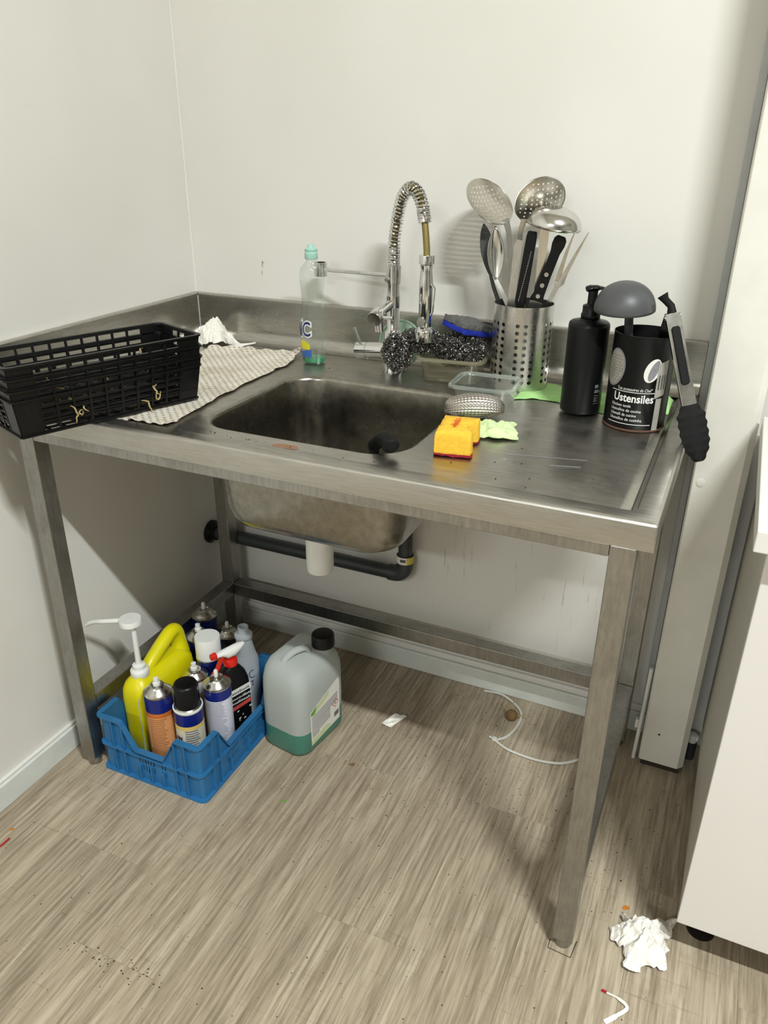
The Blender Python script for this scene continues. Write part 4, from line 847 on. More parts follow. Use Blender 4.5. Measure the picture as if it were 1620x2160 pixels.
# ------------------------------------------------------------------ tongs hooked over the tin
t = thing('kitchen_tongs', 'steel tongs with black scalloped nylon tips hanging on the black tin', 'tongs', (CX, CYY, DK+0.006))
def tc(x, y, z): return Vector((x-CX, y-CYY, z-DK-0.006))
TN = Vector((0.34, -0.93, 0.13)); A = tc(1.191, -0.292, 1.086); B = tc(1.2445, -0.320, 0.940)
D = (B-A).normalized(); SN = (TN-D*TN.dot(D)).normalized(); SB = D.cross(SN)
oa = MB()
oa.bar([A, B], 0.0235, 0.0016, TN)
for sg in (-1, 1): oa.bar([A+SB*sg*0.0112-SN*0.004, B+SB*sg*0.0112-SN*0.004], 0.0016, 0.009, TN)
o1 = oa.build('outer_arm', 'can_metal', t, smooth=False, bevel=0.0006)
MB().bar([A.lerp(B, 0.14), A.lerp(B, 0.16), A.lerp(B, 0.74), A.lerp(B, 0.765)], [0.008, 0.014, 0.0145, 0.008], 0.005, TN).build('grip', 'black_rubber', o1, bevel=0.0015).location = SN*0.0015
def tip(parent, A, D, SB, SN, L=0.098):
    pts = []; n = 40
    for k in range(n+1):
        s = k/n; w = 0.0125+0.0105*min(1, s/0.18) if s < 0.55 else 0.023-0.016*((s-0.55)/0.45)**2.2
        w += 0.0011*math.sin(s*2*PI*6.5); pts.append((s*L, w))
    out = [A+D*x+SB*w for x, w in pts]+[A+D*x-SB*w for x, w in reversed(pts)]
    mb = MB(); n2 = len(pts)
    rows = [[A+D*x+SB*w*k+SN*(0.004*(1-k*k)) for k in (-1, -0.6, -0.2, 0.2, 0.6, 1)] for x, w in pts]
    back = [[p-SN*0.004 for p in reversed(r)] for r in rows]
    mb.loft([a+b for a, b in zip(rows, back)], True, True); return mb.build('tip', 'black_rubber', parent, angle=45)
tip(t, B-D*0.003, D, SB, SN)
A2 = A-SN*0.012; B2 = tc(1.166, -0.258, 0.955); D2 = (B2-A2).normalized(); N2 = Vector((-0.6, 0.7, 0.1)); SN2 = (N2-D2*N2.dot(D2)).normalized(); SB2 = D2.cross(SN2)
MB().bar([A2, B2], 0.022, 0.0016, SN2).build('inner_arm', 'black_satin', t, smooth=False)
tip(t, B2-D2*0.002, D2, SB2, SN2, 0.052)
MB().cyl(A+SB*0.013-SN*0.006+D*0.006, A-SB*0.013-SN*0.006+D*0.006, 0.0042).build('hinge_pin', 'steel_brushed', t)
MB().tube([A-D*0.000-SN*0.005, A-D*0.012-SN*0.005-SB*0.001, A-D*0.024-SN*0.006-SB*0.006*-1, A-D*0.033-SN*0.006-SB*0.009*-1], [0.008, 0.0062, 0.0062, 0.0095], 12, flat=0.8).build('pull_tab', 'black_rubber', t)
# scraps and scratches on the deck
random.seed(5)
for x, y, l, a in ((0.985, -0.505, 0.13, 0.22), (1.06, -0.525, 0.05, 0.3)):
    p = [(x+l*k/6*math.cos(a), y+l*k/6*math.sin(a), DK+0.0006+0.0002*math.sin(k)) for k in range(7)]
    tag(MB().tube(p, 0.0004, 5).build('thin_fibre', 'print_grey'), 'fine pale fibre lying on the drainer, %s' % ('long piece' if l > 0.1 else 'short piece'), 'fibre', 'fine fibres on the drainer')
mb = MB()
for k in range(46):
    x, y = random.choice(((random.uniform(0.86, 1.19), random.uniform(-0.63, -0.33)), (random.uniform(0.40, 0.82), random.uniform(-0.637, -0.622)), (random.uniform(0.43, 0.8), random.uniform(-0.205, -0.15))))
    s = random.uniform(0.0007, 0.0018); mb.lathe([(s, 0), (s*0.7, s*0.5), (0, s*0.7)], 5, (x, y, DK+0.0001))
o = mb.build('deck_crumbs', 'crumb_dark', smooth=False); tag(o, 'scattered dark crumbs on the steel drainer', 'crumbs', kind='stuff')
# ------------------------------------------------------------------ blue crate and its contents
KX0, KX1, KY0, KY1, KH = 0.118, 0.408, -0.672, -0.306, 0.155
KW, KD = KX1-KX0, KY1-KY0
crate = thing('plastic_crate', 'blue stackable plastic crate full of cleaning products', 'crate', ((KX0+KX1)/2, (KY0+KY1)/2, 0), 0.008)
hx, hy = KW/2, KD/2
LOW = 0.088
def kcut(s, ln):
    """height of the crate rim at s along a wall of length ln"""
    c = 0.070; sl = 0.036
    d = min(s, ln-s)
    if d < c: return KH
    if d < c+sl: return KH-(KH-LOW)*(d-c)/sl
    return LOW
def cwall(side, long):
    ln = 2*hy if long else 2*hx; hf = hx if long else hy; th = 0.003
    def P(s, z, n): a = s-ln/2; return ((side*(hf-0.012+n), a, z) if long else (a, side*(hf-0.012+n), z))
    ss = sorted(set([0.016, 0.070, 0.088, 0.106, ln-0.106, ln-0.088, ln-0.070, ln-0.016]))
    out = []
    return P, ln, ss
def crate_wall(side, long):
    P, ln, ss = cwall(side, long); mb = MB()
    for a, b in zip(ss, ss[1:]):
        za, zb = kcut(a+1e-6, ln), kcut(b-1e-6, ln)
        if a >= 0.105 and b <= ln-0.105:      # slotted field
            n = int((b-a)/0.0075); fields = []
            st = (b-a)/n
            for i in range(n):
                s0, s1 = a+i*st, a+(i+1)*st; gap = (i % 8) in (6, 7)
                for z0, z1, h in ((0.006, 0.026, 0), (0.026, 0.044, 1), (0.044, 0.048, 0), (0.048, 0.066, 1), (0.066, LOW-0.004, 0)):
                    if h and not gap:
                        w0 = st*0.28; mb.hexa([P(s0, z0, 0), P(s0+w0, z0, 0), P(s0+w0, z0, 0.003), P(s0, z0, 0.003), P(s0, z1, 0), P(s0+w0, z1, 0), P(s0+w0, z1, 0.003), P(s0, z1, 0.003)])
                        mb.hexa([P(s1-w0, z0, 0), P(s1, z0, 0), P(s1, z0, 0.003), P(s1-w0, z0, 0.003), P(s1-w0, z1, 0), P(s1, z1, 0), P(s1, z1, 0.003), P(s1-w0, z1, 0.003)])
                    else: mb.hexa([P(s0, z0, 0), P(s1, z0, 0), P(s1, z0, 0.003), P(s0, z0, 0.003), P(s0, z1, 0), P(s1, z1, 0), P(s1, z1, 0.003), P(s0, z1, 0.003)])
        else: mb.hexa([P(a, 0.006, 0), P(b, 0.006, 0), P(b, 0.006, 0.003), P(a, 0.006, 0.003), P(a, za-0.003, 0), P(b, zb-0.003, 0), P(b, zb-0.003, 0.003), P(a, za-0.003, 0.003)])
        # top flange following the cut-out
        mb.hexa([P(a, za-0.004, -0.001), P(b, zb-0.004, -0.001), P(b, zb-0.004, 0.012), P(a, za-0.004, 0.012), P(a, za, -0.001), P(b, zb, -0.001), P(b, zb, 0.012), P(a, za, 0.012)])
        if a >= 0.069 and b <= ln-0.069: mb.hexa([P(a, LOW-0.016, 0.002), P(b, LOW-0.016, 0.002), P(b, LOW-0.016, 0.011), P(a, LOW-0.016, 0.011), P(a, LOW-0.0125, 0.002), P(b, LOW-0.0125, 0.002), P(b, LOW-0.0125, 0.011), P(a, LOW-0.0125, 0.011)])
    # vertical ribs
    ribs = [(0.045, KH-0.004), (0.073, KH-0.006), (ln-0.045, KH-0.004), (ln-0.073, KH-0.006), (ln/2, 0.05), (0.112, 0.045), (ln-0.112, 0.045)]
    for s, z1 in ribs: mb.hexa([P(s-0.0016, 0.004, 0.002), P(s+0.0016, 0.004, 0.002), P(s+0.0016, 0.004, 0.0108), P(s-0.0016, 0.004, 0.0108), P(s-0.0016, z1, 0.002), P(s+0.0016, z1, 0.002), P(s+0.0016, z1, 0.0108), P(s-0.0016, z1, 0.0108)])
    return mb
for sd in (-1, 1):
    crate_wall(sd, False).build('end_wall', 'crate_blue', crate, smooth=False); crate_wall(sd, True).build('side_wall', 'crate_blue', crate, smooth=False)
# rounded corner posts with shelves
for sx in (-1, 1):
    for sy in (-1, 1):
        mb = MB(); cx, cy = sx*(hx-0.016), sy*(hy-0.016)
        def arc(r, z, n=7): return [(cx+sx*r*math.cos(0.5*PI*k/n), cy+sy*r*math.sin(0.5*PI*k/n), z) for k in range(n+1)]
        mb.loft([arc(0.004, 0.004), arc(0.007, 0.004), arc(0.007, KH-0.003), arc(0.004, KH-0.003), arc(0.004, 0.004)], closed=False)
        for z0, z1, r1 in ((0.0, 0.005, 0.016), (0.073, 0.077, 0.0155), (KH-0.004, KH, 0.016)):
            mb.loft([arc(0.004, z0), arc(r1, z0), arc(r1, z1), arc(0.004, z1), arc(0.004, z0)], closed=False)
        mb.build('corner_post', 'crate_blue', crate, angle=30)
mb = MB()
for sd in (-1, 1):
    mb.box(-hx+0.016, hx-0.016, min(sd*(hy-0.012), sd*hy), max(sd*(hy-0.012), sd*hy), 0.0, 0.005); mb.box(min(sd*(hx-0.012), sd*hx), max(sd*(hx-0.012), sd*hx), -hy+0.016, hy-0.016, 0.0, 0.005)
    for s in (-1, 1):
        a, b = sorted((s*(hx-0.016), s*(hx-0.070))); mb.box(a, b, min(sd*(hy-0.010), sd*(hy-0.0005)), max(sd*(hy-0.010), sd*(hy-0.0005)), 0.073, 0.077)
        a, b = sorted((s*(hy-0.016), s*(hy-0.070))); mb.box(min(sd*(hx-0.010), sd*(hx-0.0005)), max(sd*(hx-0.010), sd*(hx-0.0005)), a, b, 0.073, 0.077)
mb.build('skirt_and_shelves', 'crate_blue', crate, smooth=False)
mb = MB()
for i in range(12): x = -hx+0.013+i*(2*hx-0.026)/11; mb.box(x-0.004, x+0.004, -hy+0.012, hy-0.012, 0.003, 0.0056)
for i in range(14): y = -hy+0.013+i*(2*hy-0.026)/13; mb.box(-hx+0.012, hx-0.012, y-0.004, y+0.004, 0.0032, 0.006)
mb.build('floor_grid', 'crate_blue', crate, smooth=False)
# ---- yellow jug with pump
BZ = 0.0065
t = thing('soap_jug', 'yellow plastic jug with white pump dispenser in the blue crate', 'jug', (0.1665, -0.500, BZ))
jx, jy = 0.0365, 0.100
def jl(ix, y0, y1, z, r=0.02): return rr(-jx+ix, jx-ix, y0, y1, r, z, 5)
MB().loft([jl(0.004, -jy+0.004, jy-0.004, 0.0), jl(0.0, -jy, jy, 0.006), jl(0, -jy, jy, 0.06), jl(0.0, -jy, jy, 0.145), jl(0.001, -jy+0.001, jy-0.002, 0.170, 0.022), jl(0.005, -jy+0.005, jy-0.012, 0.184, 0.024), jl(0.012, -jy+0.012, jy-0.026, 0.193, 0.02), jl(0.017, -jy+0.018, jy-0.055, 0.199, 0.016), jl(0.018, -jy+0.02, -jy+0.058, 0.204, 0.014)], True, True).build('body', 'jug_yellow', t, angle=60)
MB().tube(spline([(0, -0.045, 0.182), (0, -0.028, 0.204), (0, 0.002, 0.221), (0, 0.036, 0.237), (0, 0.061, 0.245), (0, 0.077, 0.238), (0, 0.084, 0.214), (0, 0.084, 0.165)], 5), [0.021, 0.020, 0.019]+[0.0172]*28+[0.018, 0.020, 0.022, 0.024, 0.025], 18).build('handle', 'jug_yellow', t, angle=70)
MB().bar([(0.0205, -jy-0.0003, 0.010), (0.0205, -jy-0.0003, 0.150), (0.018, -jy+0.004, 0.172)], 0.004, 0.0012, (0, -1, 0)).build('level_stripe', 'print_lime', t)
pc = Vector((0, -jy+0.040, 0))
cp = MB().lathe([(0.020, 0.198), (0.0215, 0.200), (0.0215, 0.214), (0.0195, 0.217), (0.0150, 0.2185), (0.0150, 0.228), (0.012, 0.230), (0.008, 0.2305), (0.0066, 0.231), (0.0060, 0.338)], 28, pc, None, True).build('pump_cap', 'white_plastic', t, angle=40)
hd = pc+Vector((-0.006, 0.0, 0.337))
MB().lathe([(0.0, 0.0), (0.0235, 0.0), (0.0255, 0.002), (0.0255, 0.013), (0.0245, 0.015), (0.0, 0.0155)], 32, hd).build('pump_head', 'white_plastic', cp, angle=40)
MB().tube(spline([hd+Vector((-0.022, -0.006, 0.007)), hd+Vector((-0.055, -0.020, 0.004)), hd+Vector((-0.083, -0.032, 0.001)), hd+Vector((-0.097, -0.038, -0.007))], 5), [0.0058]*8+[0.0052]*6+[0.0042]*2, 12).build('nozzle', 'white_plastic', cp)
# ---- spray cans
def can(label, x, y, h, r, bands, top='nozzle', z=BZ, capc='white_plastic', caph=0.055, capr=0.029, txt=None, face=None, name='spray_can', tip='white_plastic', tipr=0.008):
    """bands: (z0 share, z1 share, material)"""
    t = thing(name, label, 'spray can', (x, y, z), 0, 'spray cans in and behind the blue crate')
    MB().lathe([(r-0.004, 0.0015), (r-0.001, 0.0), (r, 0.002), (r, h-0.006), (r-0.0015, h)], 36, cap0=True).build('body', bands[0][2], t, angle=50)
    for a, b, m in bands[1:]: MB().lathe([(r+0.0003, a*h), (r+0.0003, b*h)], 36).build('band', m, t)
    dm = MB().lathe([(r-0.002, h-0.001), (r+0.0012, h), (r+0.0012, h+0.0022), (r-0.001, h+0.003), (r-0.005, h+0.008), (r-0.011, h+0.0135), (0.0165, h+0.017), (0.0160, h+0.019), (0.0125, h+0.0195), (0.0115, h+0.017), (0.007, h+0.017), (0.006, h+0.0215), (0, h+0.022)], 36).build('dome', 'can_metal', t, angle=35)
    if top == 'nozzle': MB().lathe([(tipr, h+0.0185), (tipr, h+0.026), (tipr*0.75, h+0.0275), (tipr*0.72, h+0.037), (0, h+0.038)], 18, cap0=True).build('nozzle', tip, t, angle=50)
    elif top == 'pin': MB().lathe([(0.0045, h+0.0205), (0.0052, h+0.024), (0.0048, h+0.036), (0.0035, h+0.0385), (0, h+0.039)], 14, cap0=True).build('nozzle', tip, t, angle=50)
    elif top == 'cap': MB().lathe([(capr, h+0.0032), (capr, h+0.0032+caph*(0.86 if capc == 'black_satin' else 0.98)), (capr-0.003 if capc == 'black_satin' else capr-0.0008, h+0.0032+caph*(0.97 if capc == 'black_satin' else 1.0)), (capr-0.007, h+0.0032+caph), (0, h+0.0032+caph)], 36, cap0=True).build('cap', capc, t, angle=50)
    return t
TC = math.radians(-62)
def lines(t, r, th, z0, z1, w, m, n, seed=1, name='small_print', lh=0.5, jag=0.25):
    rnd = random.Random(seed); mb = MB()
    for k in range(n):
        z = z0+(z1-z0)*k/(n-1); hh = (z1-z0)/(n-1)*lh; ww = w*(1-jag*rnd.random()); f = cylmap(r, th, z, eps=0.0006); mb.grid(lambda u, v: f(-w/2+ww*u, hh*v), 7, 1)
    return mb.build(name, m, t)
R = 0.0315
c1 = can('spray can with orange body and blue shoulder at the front of the crate', 0.248, -0.598, 0.204, R, [(0, 1, 'can_orange'), (0.80, 0.99, 'can_blue'), (0.05, 0.74, 'can_peach')], tipr=0.0085)
lines(c1, R, TC, 0.030, 0.145, 0.042, 'print_brown', 22, 3)
c2 = can('short spray can with black cap and cream label at the front of the crate', 0.3175, -0.5835, 0.176, 0.0325, [(0, 1, 'can_cream'), (0.80, 0.985, 'can_blue'), (0.74, 0.80, 'can_yellow')], 'cap', capc='black_satin', caph=0.062, capr=0.0285)
MB().lathe([(0.0328, 0.175), (0.0338, 0.176), (0.0338, 0.1795), (0.031, 0.180)], 36).build('white_ring', 'white_plastic', c2)
lines(c2, 0.0325, TC+0.35, 0.030, 0.126, 0.034, 'print_grey', 16, 5)
mb = MB(); f = cylmap(0.0325, math.radians(-103), 0.100, eps=0.0008); text_on(mb, 'AN', 0.016, f, 'CENTER', 0, 0.0008, 0.8); f = cylmap(0.0325, math.radians(-103), 0.084, eps=0.0008); text_on(mb, 'R', 0.016, f, 'CENTER', 0, 0.0008, 0.8); mb.build('brand_letters', 'print_blue', c2)
c3 = can('white spray can with blue shoulder beside the black spray bottle', 0.352, -0.5175, 0.203, R, [(0, 1, 'can_white'), (0.86, 0.99, 'can_blue')], 'pin')
lines(c3, R, TC, 0.020, 0.170, 0.044, 'print_pale', 34, 8)
c4 = can('low spray can with pinkish dome between jug and trigger bottle', 0.2535, -0.4735, 0.164, 0.0300, [(0, 1, 'can_pink'), (0.80, 0.98, 'can_white')], tipr=0.0085)
c5 = can('blue spray can with a tall round white cap in the crate', 0.2495, -0.4085, 0.178, 0.0305, [(0, 1, 'can_blue')], 'cap', capc='white_plastic', caph=0.056, capr=0.0308)
c6 = can('blue spray can with silver dome behind the yellow jug', 0.1795, -0.3545, 0.182, 0.0310, [(0, 1, 'can_blue')], tipr=0.0085)
c7 = can('blue and black spray can standing on the floor behind the crate', 0.1335, -0.268, 0.190, 0.0325, [(0, 1, 'can_dark'), (0.70, 0.98, 'can_blue')], 'pin', z=0.0)
c8 = can('dark spray can on the floor behind the white-capped can', 0.205, -0.268, 0.150, 0.0310, [(0, 1, 'can_dark')], 'pin', z=0.0)
# ---- black trigger bottle
t = thing('trigger_bottle', 'black spray bottle with red and white trigger head in the crate', 'spray bottle', (0.339, -0.4425, BZ), math.radians(64))
tb_ = MB().loft([rc(0.036, 0.020, 0.014, 0.0), rc(0.040, 0.023, 0.016, 0.006), rc(0.040, 0.023, 0.016, 0.130), rc(0.0385, 0.022, 0.016, 0.158), rc(0.032, 0.019, 0.016, 0.180), rc(0.021, 0.015, 0.0145, 0.196), rc(0.0145, 0.013, 0.0125, 0.203)], True, True).build('body', 'black_satin', t, angle=60)
MB().lathe([(0.0150, 0.2035), (0.0165, 0.2045), (0.0165, 0.219), (0.0145, 0.222), (0.011, 0.2225)], 28, cap0=True, cap1=True).build('collar', 'red_plastic', t, angle=45)
head = MB(); secs = []
for x, w_, za, zb in ((0.038, 0.005, 0.247, 0.252), (0.026, 0.010, 0.235, 0.254), (0.010, 0.0115, 0.224, 0.254), (-0.008, 0.0115, 0.224, 0.252), (-0.022, 0.010, 0.236, 0.250), (-0.036, 0.009, 0.238, 0.249)):
    secs.append([(x, w_*math.cos(2*PI*k/16), (za+zb)/2+(zb-za)/2*math.sin(2*PI*k/16)) for k in range(16)])
hd = head.loft(secs, True, True).build('spray_head', 'white_plastic', t, angle=60)
MB().lathe([(0.0, 0.0), (0.0095, 0.0), (0.0105, 0.002), (0.0085, 0.012), (0.006, 0.014), (0, 0.014)], 6, (-0.036, 0, 0.2435), (-1, 0, 0)).build('nozzle', 'red_plastic', hd, smooth=False)
MB().bar(spline([(-0.020, 0, 0.236), (-0.026, 0, 0.222), (-0.036, 0, 0.204), (-0.050, 0, 0.190)], 4), 0.013, 0.007, (1, 0, 0.6)).build('trigger', 'red_plastic', hd, bevel=0.002)
def face(x, y): return (x, -0.0236, y)
for (x0, x1, z0, z1, sl, m, nm) in ((-0.030, 0.036, 0.128, 0.146, 0.004, 'print_white', 'white_panel'), (-0.028, 0.035, 0.087, 0.098, 0.006, 'print_red', 'red_panel')):
    mb = MB(); mb.add([(x0, -0.0234, z0-sl), (x1, -0.0234, z0+sl), (x1, -0.0234, z1+sl), (x0, -0.0234, z1-sl)], [(0, 1, 2, 3)]); mb.build(nm, m, t)
rnd = random.Random(6)
def glyphs(mb, x0, x1, z, h, e):       # blurred, unreadable rows of letters
    x = x0
    while x < x1:
        w_ = rnd.uniform(0.0016, 0.0042); q = h*rnd.uniform(0.55, 1.0); o_ = x*0.1; mb.add([(x, e, z+o_), (x+w_, e, z+o_+0.0003), (x+w_*0.8, e, z+o_+q), (x+w_*0.2, e, z+o_+q*0.8)], [(0, 1, 2, 3)]); x += w_+rnd.uniform(0.0006, 0.0014)
mb = MB(); glyphs(mb, -0.026, 0.030, 0.132, 0.009, -0.0238); mb.build('panel_text', 'print_dark', t)
mb = MB(); glyphs(mb, -0.028, 0.033, 0.115, 0.008, -0.0236); glyphs(mb, -0.028, 0.033, 0.103, 0.008, -0.0236)
rnd = random.Random(2)
for k in range(9):
    x, z = rnd.uniform(-0.028, 0.030), rnd.uniform(0.035, 0.080); a = rnd.uniform(0.003, 0.008); mb.add([(x, -0.0236, z), (x+a, -0.0236, z+0.002), (x+a*0.9, -0.0236, z+0.006), (x+0.001, -0.0236, z+0.004)], [(0, 1, 2, 3)])
mb.build('white_print', 'print_white', t)
MB().box(-0.0418, -0.0402, -0.004, 0.004, 0.125, 0.185, Matrix.Rotation(0.0, 4, 'Z')).build('level_strip', 'grey_trim', t, bevel=0.0004)
# ---- translucent ribbed bottle
t = thing('ribbed_bottle', 'open translucent white bottle with ribbed neck at the back of the crate', 'bottle', (0.3185, -0.3545, BZ))
pr = [(0.026, 0.0), (0.0315, 0.003), (0.0325, 0.010), (0.0325, 0.150), (0.0315, 0.160), (0.0275, 0.172)]
for k in range(9): z = 0.174+k*0.0048; r = 0.0262-k*0.0010; pr += [(r+0.0008, z), (r-0.0006, z+0.0024)]
pr += [(0.0175, 0.218), (0.0215, 0.221), (0.0225, 0.226), (0.0215, 0.231), (0.0135, 0.2335), (0.0130, 0.2345), (0.0130, 0.252), (0.0115, 0.252), (0.0115, 0.236)]
MB().lathe(pr, 32, cap0=True).build('body', 'milky_thin', t, angle=50)
MB().lathe([(0.030, 0.004), (0.031, 0.010), (0.031, 0.120)], 28, cap0=True, cap1=True).build('liquid', 'liquid_blue', t)
mb = MB()
def mk(th, z): return (0.0331*math.cos(th), 0.0331*math.sin(th), z)
mb.tube([mk(math.radians(-28)+0.26*math.cos(a*PI/8), 0.128+0.011*math.sin(a*PI/8)) for a in range(3, 15)], 0.0009, 6); mb.tube([mk(math.radians(-40+4*k), 0.106+0.0006*k) for k in range(5)], 0.0009, 6); mb.tube([mk(math.radians(-30), 0.108-0.003*k) for k in range(6)], 0.0009, 6)
mb.build('marker_writing', 'print_blue', t)
# ------------------------------------------------------------------ jerry can with green liquid
t = thing('jerry_can', 'translucent jerry can of green liquid with black cap beside the crate', 'canister', (0.4875, -0.362, 0.0), -0.15)
ax_, ay_ = 0.0655, 0.0905
def jl2(i, z, r=0.034, dx=0, dy=0): return rr(-ax_+i+dx, ax_-i+dx, -ay_+i+dy, ay_-i+dy, r, z, 8)
def tlt(l, k=1.0): return [(x, y, z+k*(-0.16*x+0.03*y)) for x, y, z in l]
JS = [jl2(0.010, 0.0008, 0.026), jl2(0.003, 0.004, 0.032), jl2(0.0, 0.014), jl2(0.0, 0.10), jl2(0.0, 0.165), tlt(jl2(0.001, 0.190), 0.3), tlt(jl2(0.005, 0.213, 0.034), 0.6), tlt(jl2(0.013, 0.231, 0.032), 0.9), tlt(jl2(0.025, 0.241, 0.028)), tlt(jl2(0.042, 0.244, 0.020)), tlt(jl2(0.058, 0.2445, 0.006))]
FZ = 0.066
MB().loft([jl2(0.0, FZ)]+JS[3:], False, True).build('body', 'milky_plastic', t, angle=70)
MB().loft(JS[:3]+[jl2(0.0, FZ)], True, False).build('filled_part', 'liquid_teal', t, angle=60)
MB().lathe([(0.0225, 0.220), (0.0225, 0.244)], 28, (0.030, 0.046, 0), None).build('neck', 'milky_plastic', t)
cpj = MB(); n = 48
lo = []
for z, r, rg in ((0.2445, 0.0262, 0), (0.245, 0.0275, 1), (0.272, 0.0270, 1), (0.2755, 0.0255, 0), (0.277, 0.022, 0)):
    lo.append([(0.030+(r+(0.0006 if rg and k % 2 else 0))*math.cos(2*PI*k/n), 0.046+(r+(0.0006 if rg and k % 2 else 0))*math.sin(2*PI*k/n), z) for k in range(n)])
cpj.loft(lo, True, True).build('cap', 'black_plastic', t, angle=30)
MB().tube(spline([(-0.008, -0.060, 0.226), (-0.007, -0.054, 0.244), (0.000, -0.034, 0.256), (0.008, -0.012, 0.2575), (0.013, 0.002, 0.253), (0.016, 0.010, 0.236)], 5), 0.0088, 14, flat=0.75).build('handle', 'milky_plastic', t, angle=70)
# label on the side that faces the cabinet
XL = ax_+0.0005
def lf(y, z, e=0.0): return (XL+e, y, z)
lb = MB().add([lf(-0.055, 0.022), lf(0.058, 0.034), lf(0.058, 0.154), lf(0.050, 0.158), lf(-0.058, 0.122)], [(0, 1, 2, 3, 4)]).build('label', 'label_paper', t, smooth=False)
mb = MB(); mb.add([lf(-0.052, 0.1205, .0003), lf(0.020, 0.1445, .0003), lf(0.012, 0.1300, .0003), lf(-0.014, 0.1190, .0003), lf(-0.040, 0.1080, .0003)], [(0, 1, 2, 3, 4)]); mb.build('lime_panel', 'print_lime', lb, smooth=False); mb = MB(); mb.add([lf(-0.054, 0.0225, .0003), lf(0.016, 0.030, .0003), lf(0.022, 0.040, .0003), lf(0.008, 0.046, .0003), lf(-0.054, 0.036, .0003)], [(0, 1, 2, 3, 4)]); mb.build('lime_panel', 'print_lime', lb, smooth=False)
mb = MB(); mb.add([lf(-0.055, 0.111, .0006), lf(-0.043, 0.109, .0006), lf(-0.037, 0.118, .0006), lf(-0.034, 0.129, .0006), lf(-0.046, 0.1225, .0006), lf(-0.055, 0.119, .0006)], [(0, 1, 2, 3, 4, 5)]); mb.build('leaf_logo', 'print_green', lb, smooth=False)
mb = MB()
for k in range(11):
    z = 0.102-0.0052*k; y1 = 0.050 if k < 5 else 0.020; mb.add([lf(-0.052, z, .0004), lf(y1, z+0.10*(y1+0.052)+0.004, .0004), lf(y1, z+0.10*(y1+0.052)+0.0065, .0004), lf(-0.052, z+0.0022, .0004)], [(0, 1, 2, 3)])
for k in range(2): mb.add([lf(-0.052, 0.043+0.004*k, .0004), lf(-0.024, 0.046+0.004*k, .0004), lf(-0.024, 0.0478+0.004*k, .0004), lf(-0.052, 0.0445+0.004*k, .0004)], [(0, 1, 2, 3)])
mb.build('text_lines', 'print_grey', lb, smooth=False)
mb = MB(); c = (0.040, 0.090); d = 0.013
for i in range(4):
    a0, a1 = i*PI/2, (i+1)*PI/2; mb.add([lf(c[0]+d*math.cos(a0), c[1]+d*math.sin(a0), .0007), lf(c[0]+d*math.cos(a1), c[1]+d*math.sin(a1), .0007), lf(c[0]+(d-0.0022)*math.cos(a1), c[1]+(d-0.0022)*math.sin(a1), .0007), lf(c[0]+(d-0.0022)*math.cos(a0), c[1]+(d-0.0022)*math.sin(a0), .0007)], [(0, 1, 2, 3)])
mb.build('hazard_frame', 'print_red', lb, smooth=False)
mb = MB(); mb.add([lf(0.036, 0.087, .0007), lf(0.044, 0.087, .0007), lf(0.043, 0.0895, .0007), lf(0.037, 0.0895, .0007)], [(0, 1, 2, 3)]); mb.add([lf(0.037, 0.092, .0007), lf(0.042, 0.0945, .0007), lf(0.041, 0.096, .0007), lf(0.036, 0.0935, .0007)], [(0, 1, 2, 3)])
for k in range(9): y = 0.036+0.0020*k; mb.add([lf(y, 0.048+(y-0.036)*0.12, .0007), lf(y+0.0012, 0.048+(y-0.036)*0.12, .0007), lf(y+0.0012, 0.062+(y-0.036)*0.12, .0007), lf(y, 0.062+(y-0.036)*0.12, .0007)], [(0, 1, 2, 3)])
mb.build('hazard_mark_and_barcode', 'print_dark', lb, smooth=False)
# ------------------------------------------------------------------ things lying on the floor
crumple('paper_towel', (1.342, -0.606, 0.0005), (0.047, 0.046), 0.052, 12.7, 'crumpled white paper towel on the floor by the cabinet', tails=((-1.75, 0.30, 0.55), (-0.75, 0.26, 0.35), (0.9, 0.16, 0.7), (3.5, 0.3, 0.2)), sharp=1.3)
t = thing('cable_tie', 'long white cable tie curled on the floor under the sink', 'cable tie', (0.93, -0.19, 0))
zp = lambda P: [(x-0.93, y+0.19, z) for x, y, z in P]
MB().bar(spline(zp([(0.850, -0.026, 0.0035), (0.898, -0.022, 0.0035), (0.946, -0.050, 0.003), (0.9675, -0.082, 0.003), (0.9685, -0.1288, 0.003), (0.9568, -0.1728, 0.003), (0.937, -0.197, 0.003)]), 6), 0.0062, 0.0018, (0, 0, 1)).build('strap', 'tie_nylon', t)
MB().bar(spline(zp([(0.933, -0.199, 0.003), (0.952, -0.210, 0.003), (0.9815, -0.2217, 0.0045), (1.0413, -0.226, 0.005), (1.0956, -0.213, 0.004), (1.1314, -0.184, 0.003), (1.150, -0.155, 0.003)]), 6), 0.0062, 0.0018, (0, 0, 1)).build('strap', 'tie_nylon', t)
MB().box(-0.005, 0.006, -0.012, -0.001, 0.0005, 0.0075).build('lock_head', 'tie_nylon', t, smooth=False, bevel=0.0012)
MB().bar(zp([(0.930, -0.197, 0.003), (0.916, -0.193, 0.004)]), 0.0055, 0.0018, (0, 0, 1)).build('tail_end', 'tie_nylon', t)
t = thing('sprouting_potato', 'small brown sprouting potato lying against the cable tie', 'potato', (0.948, -0.104, 0.0))
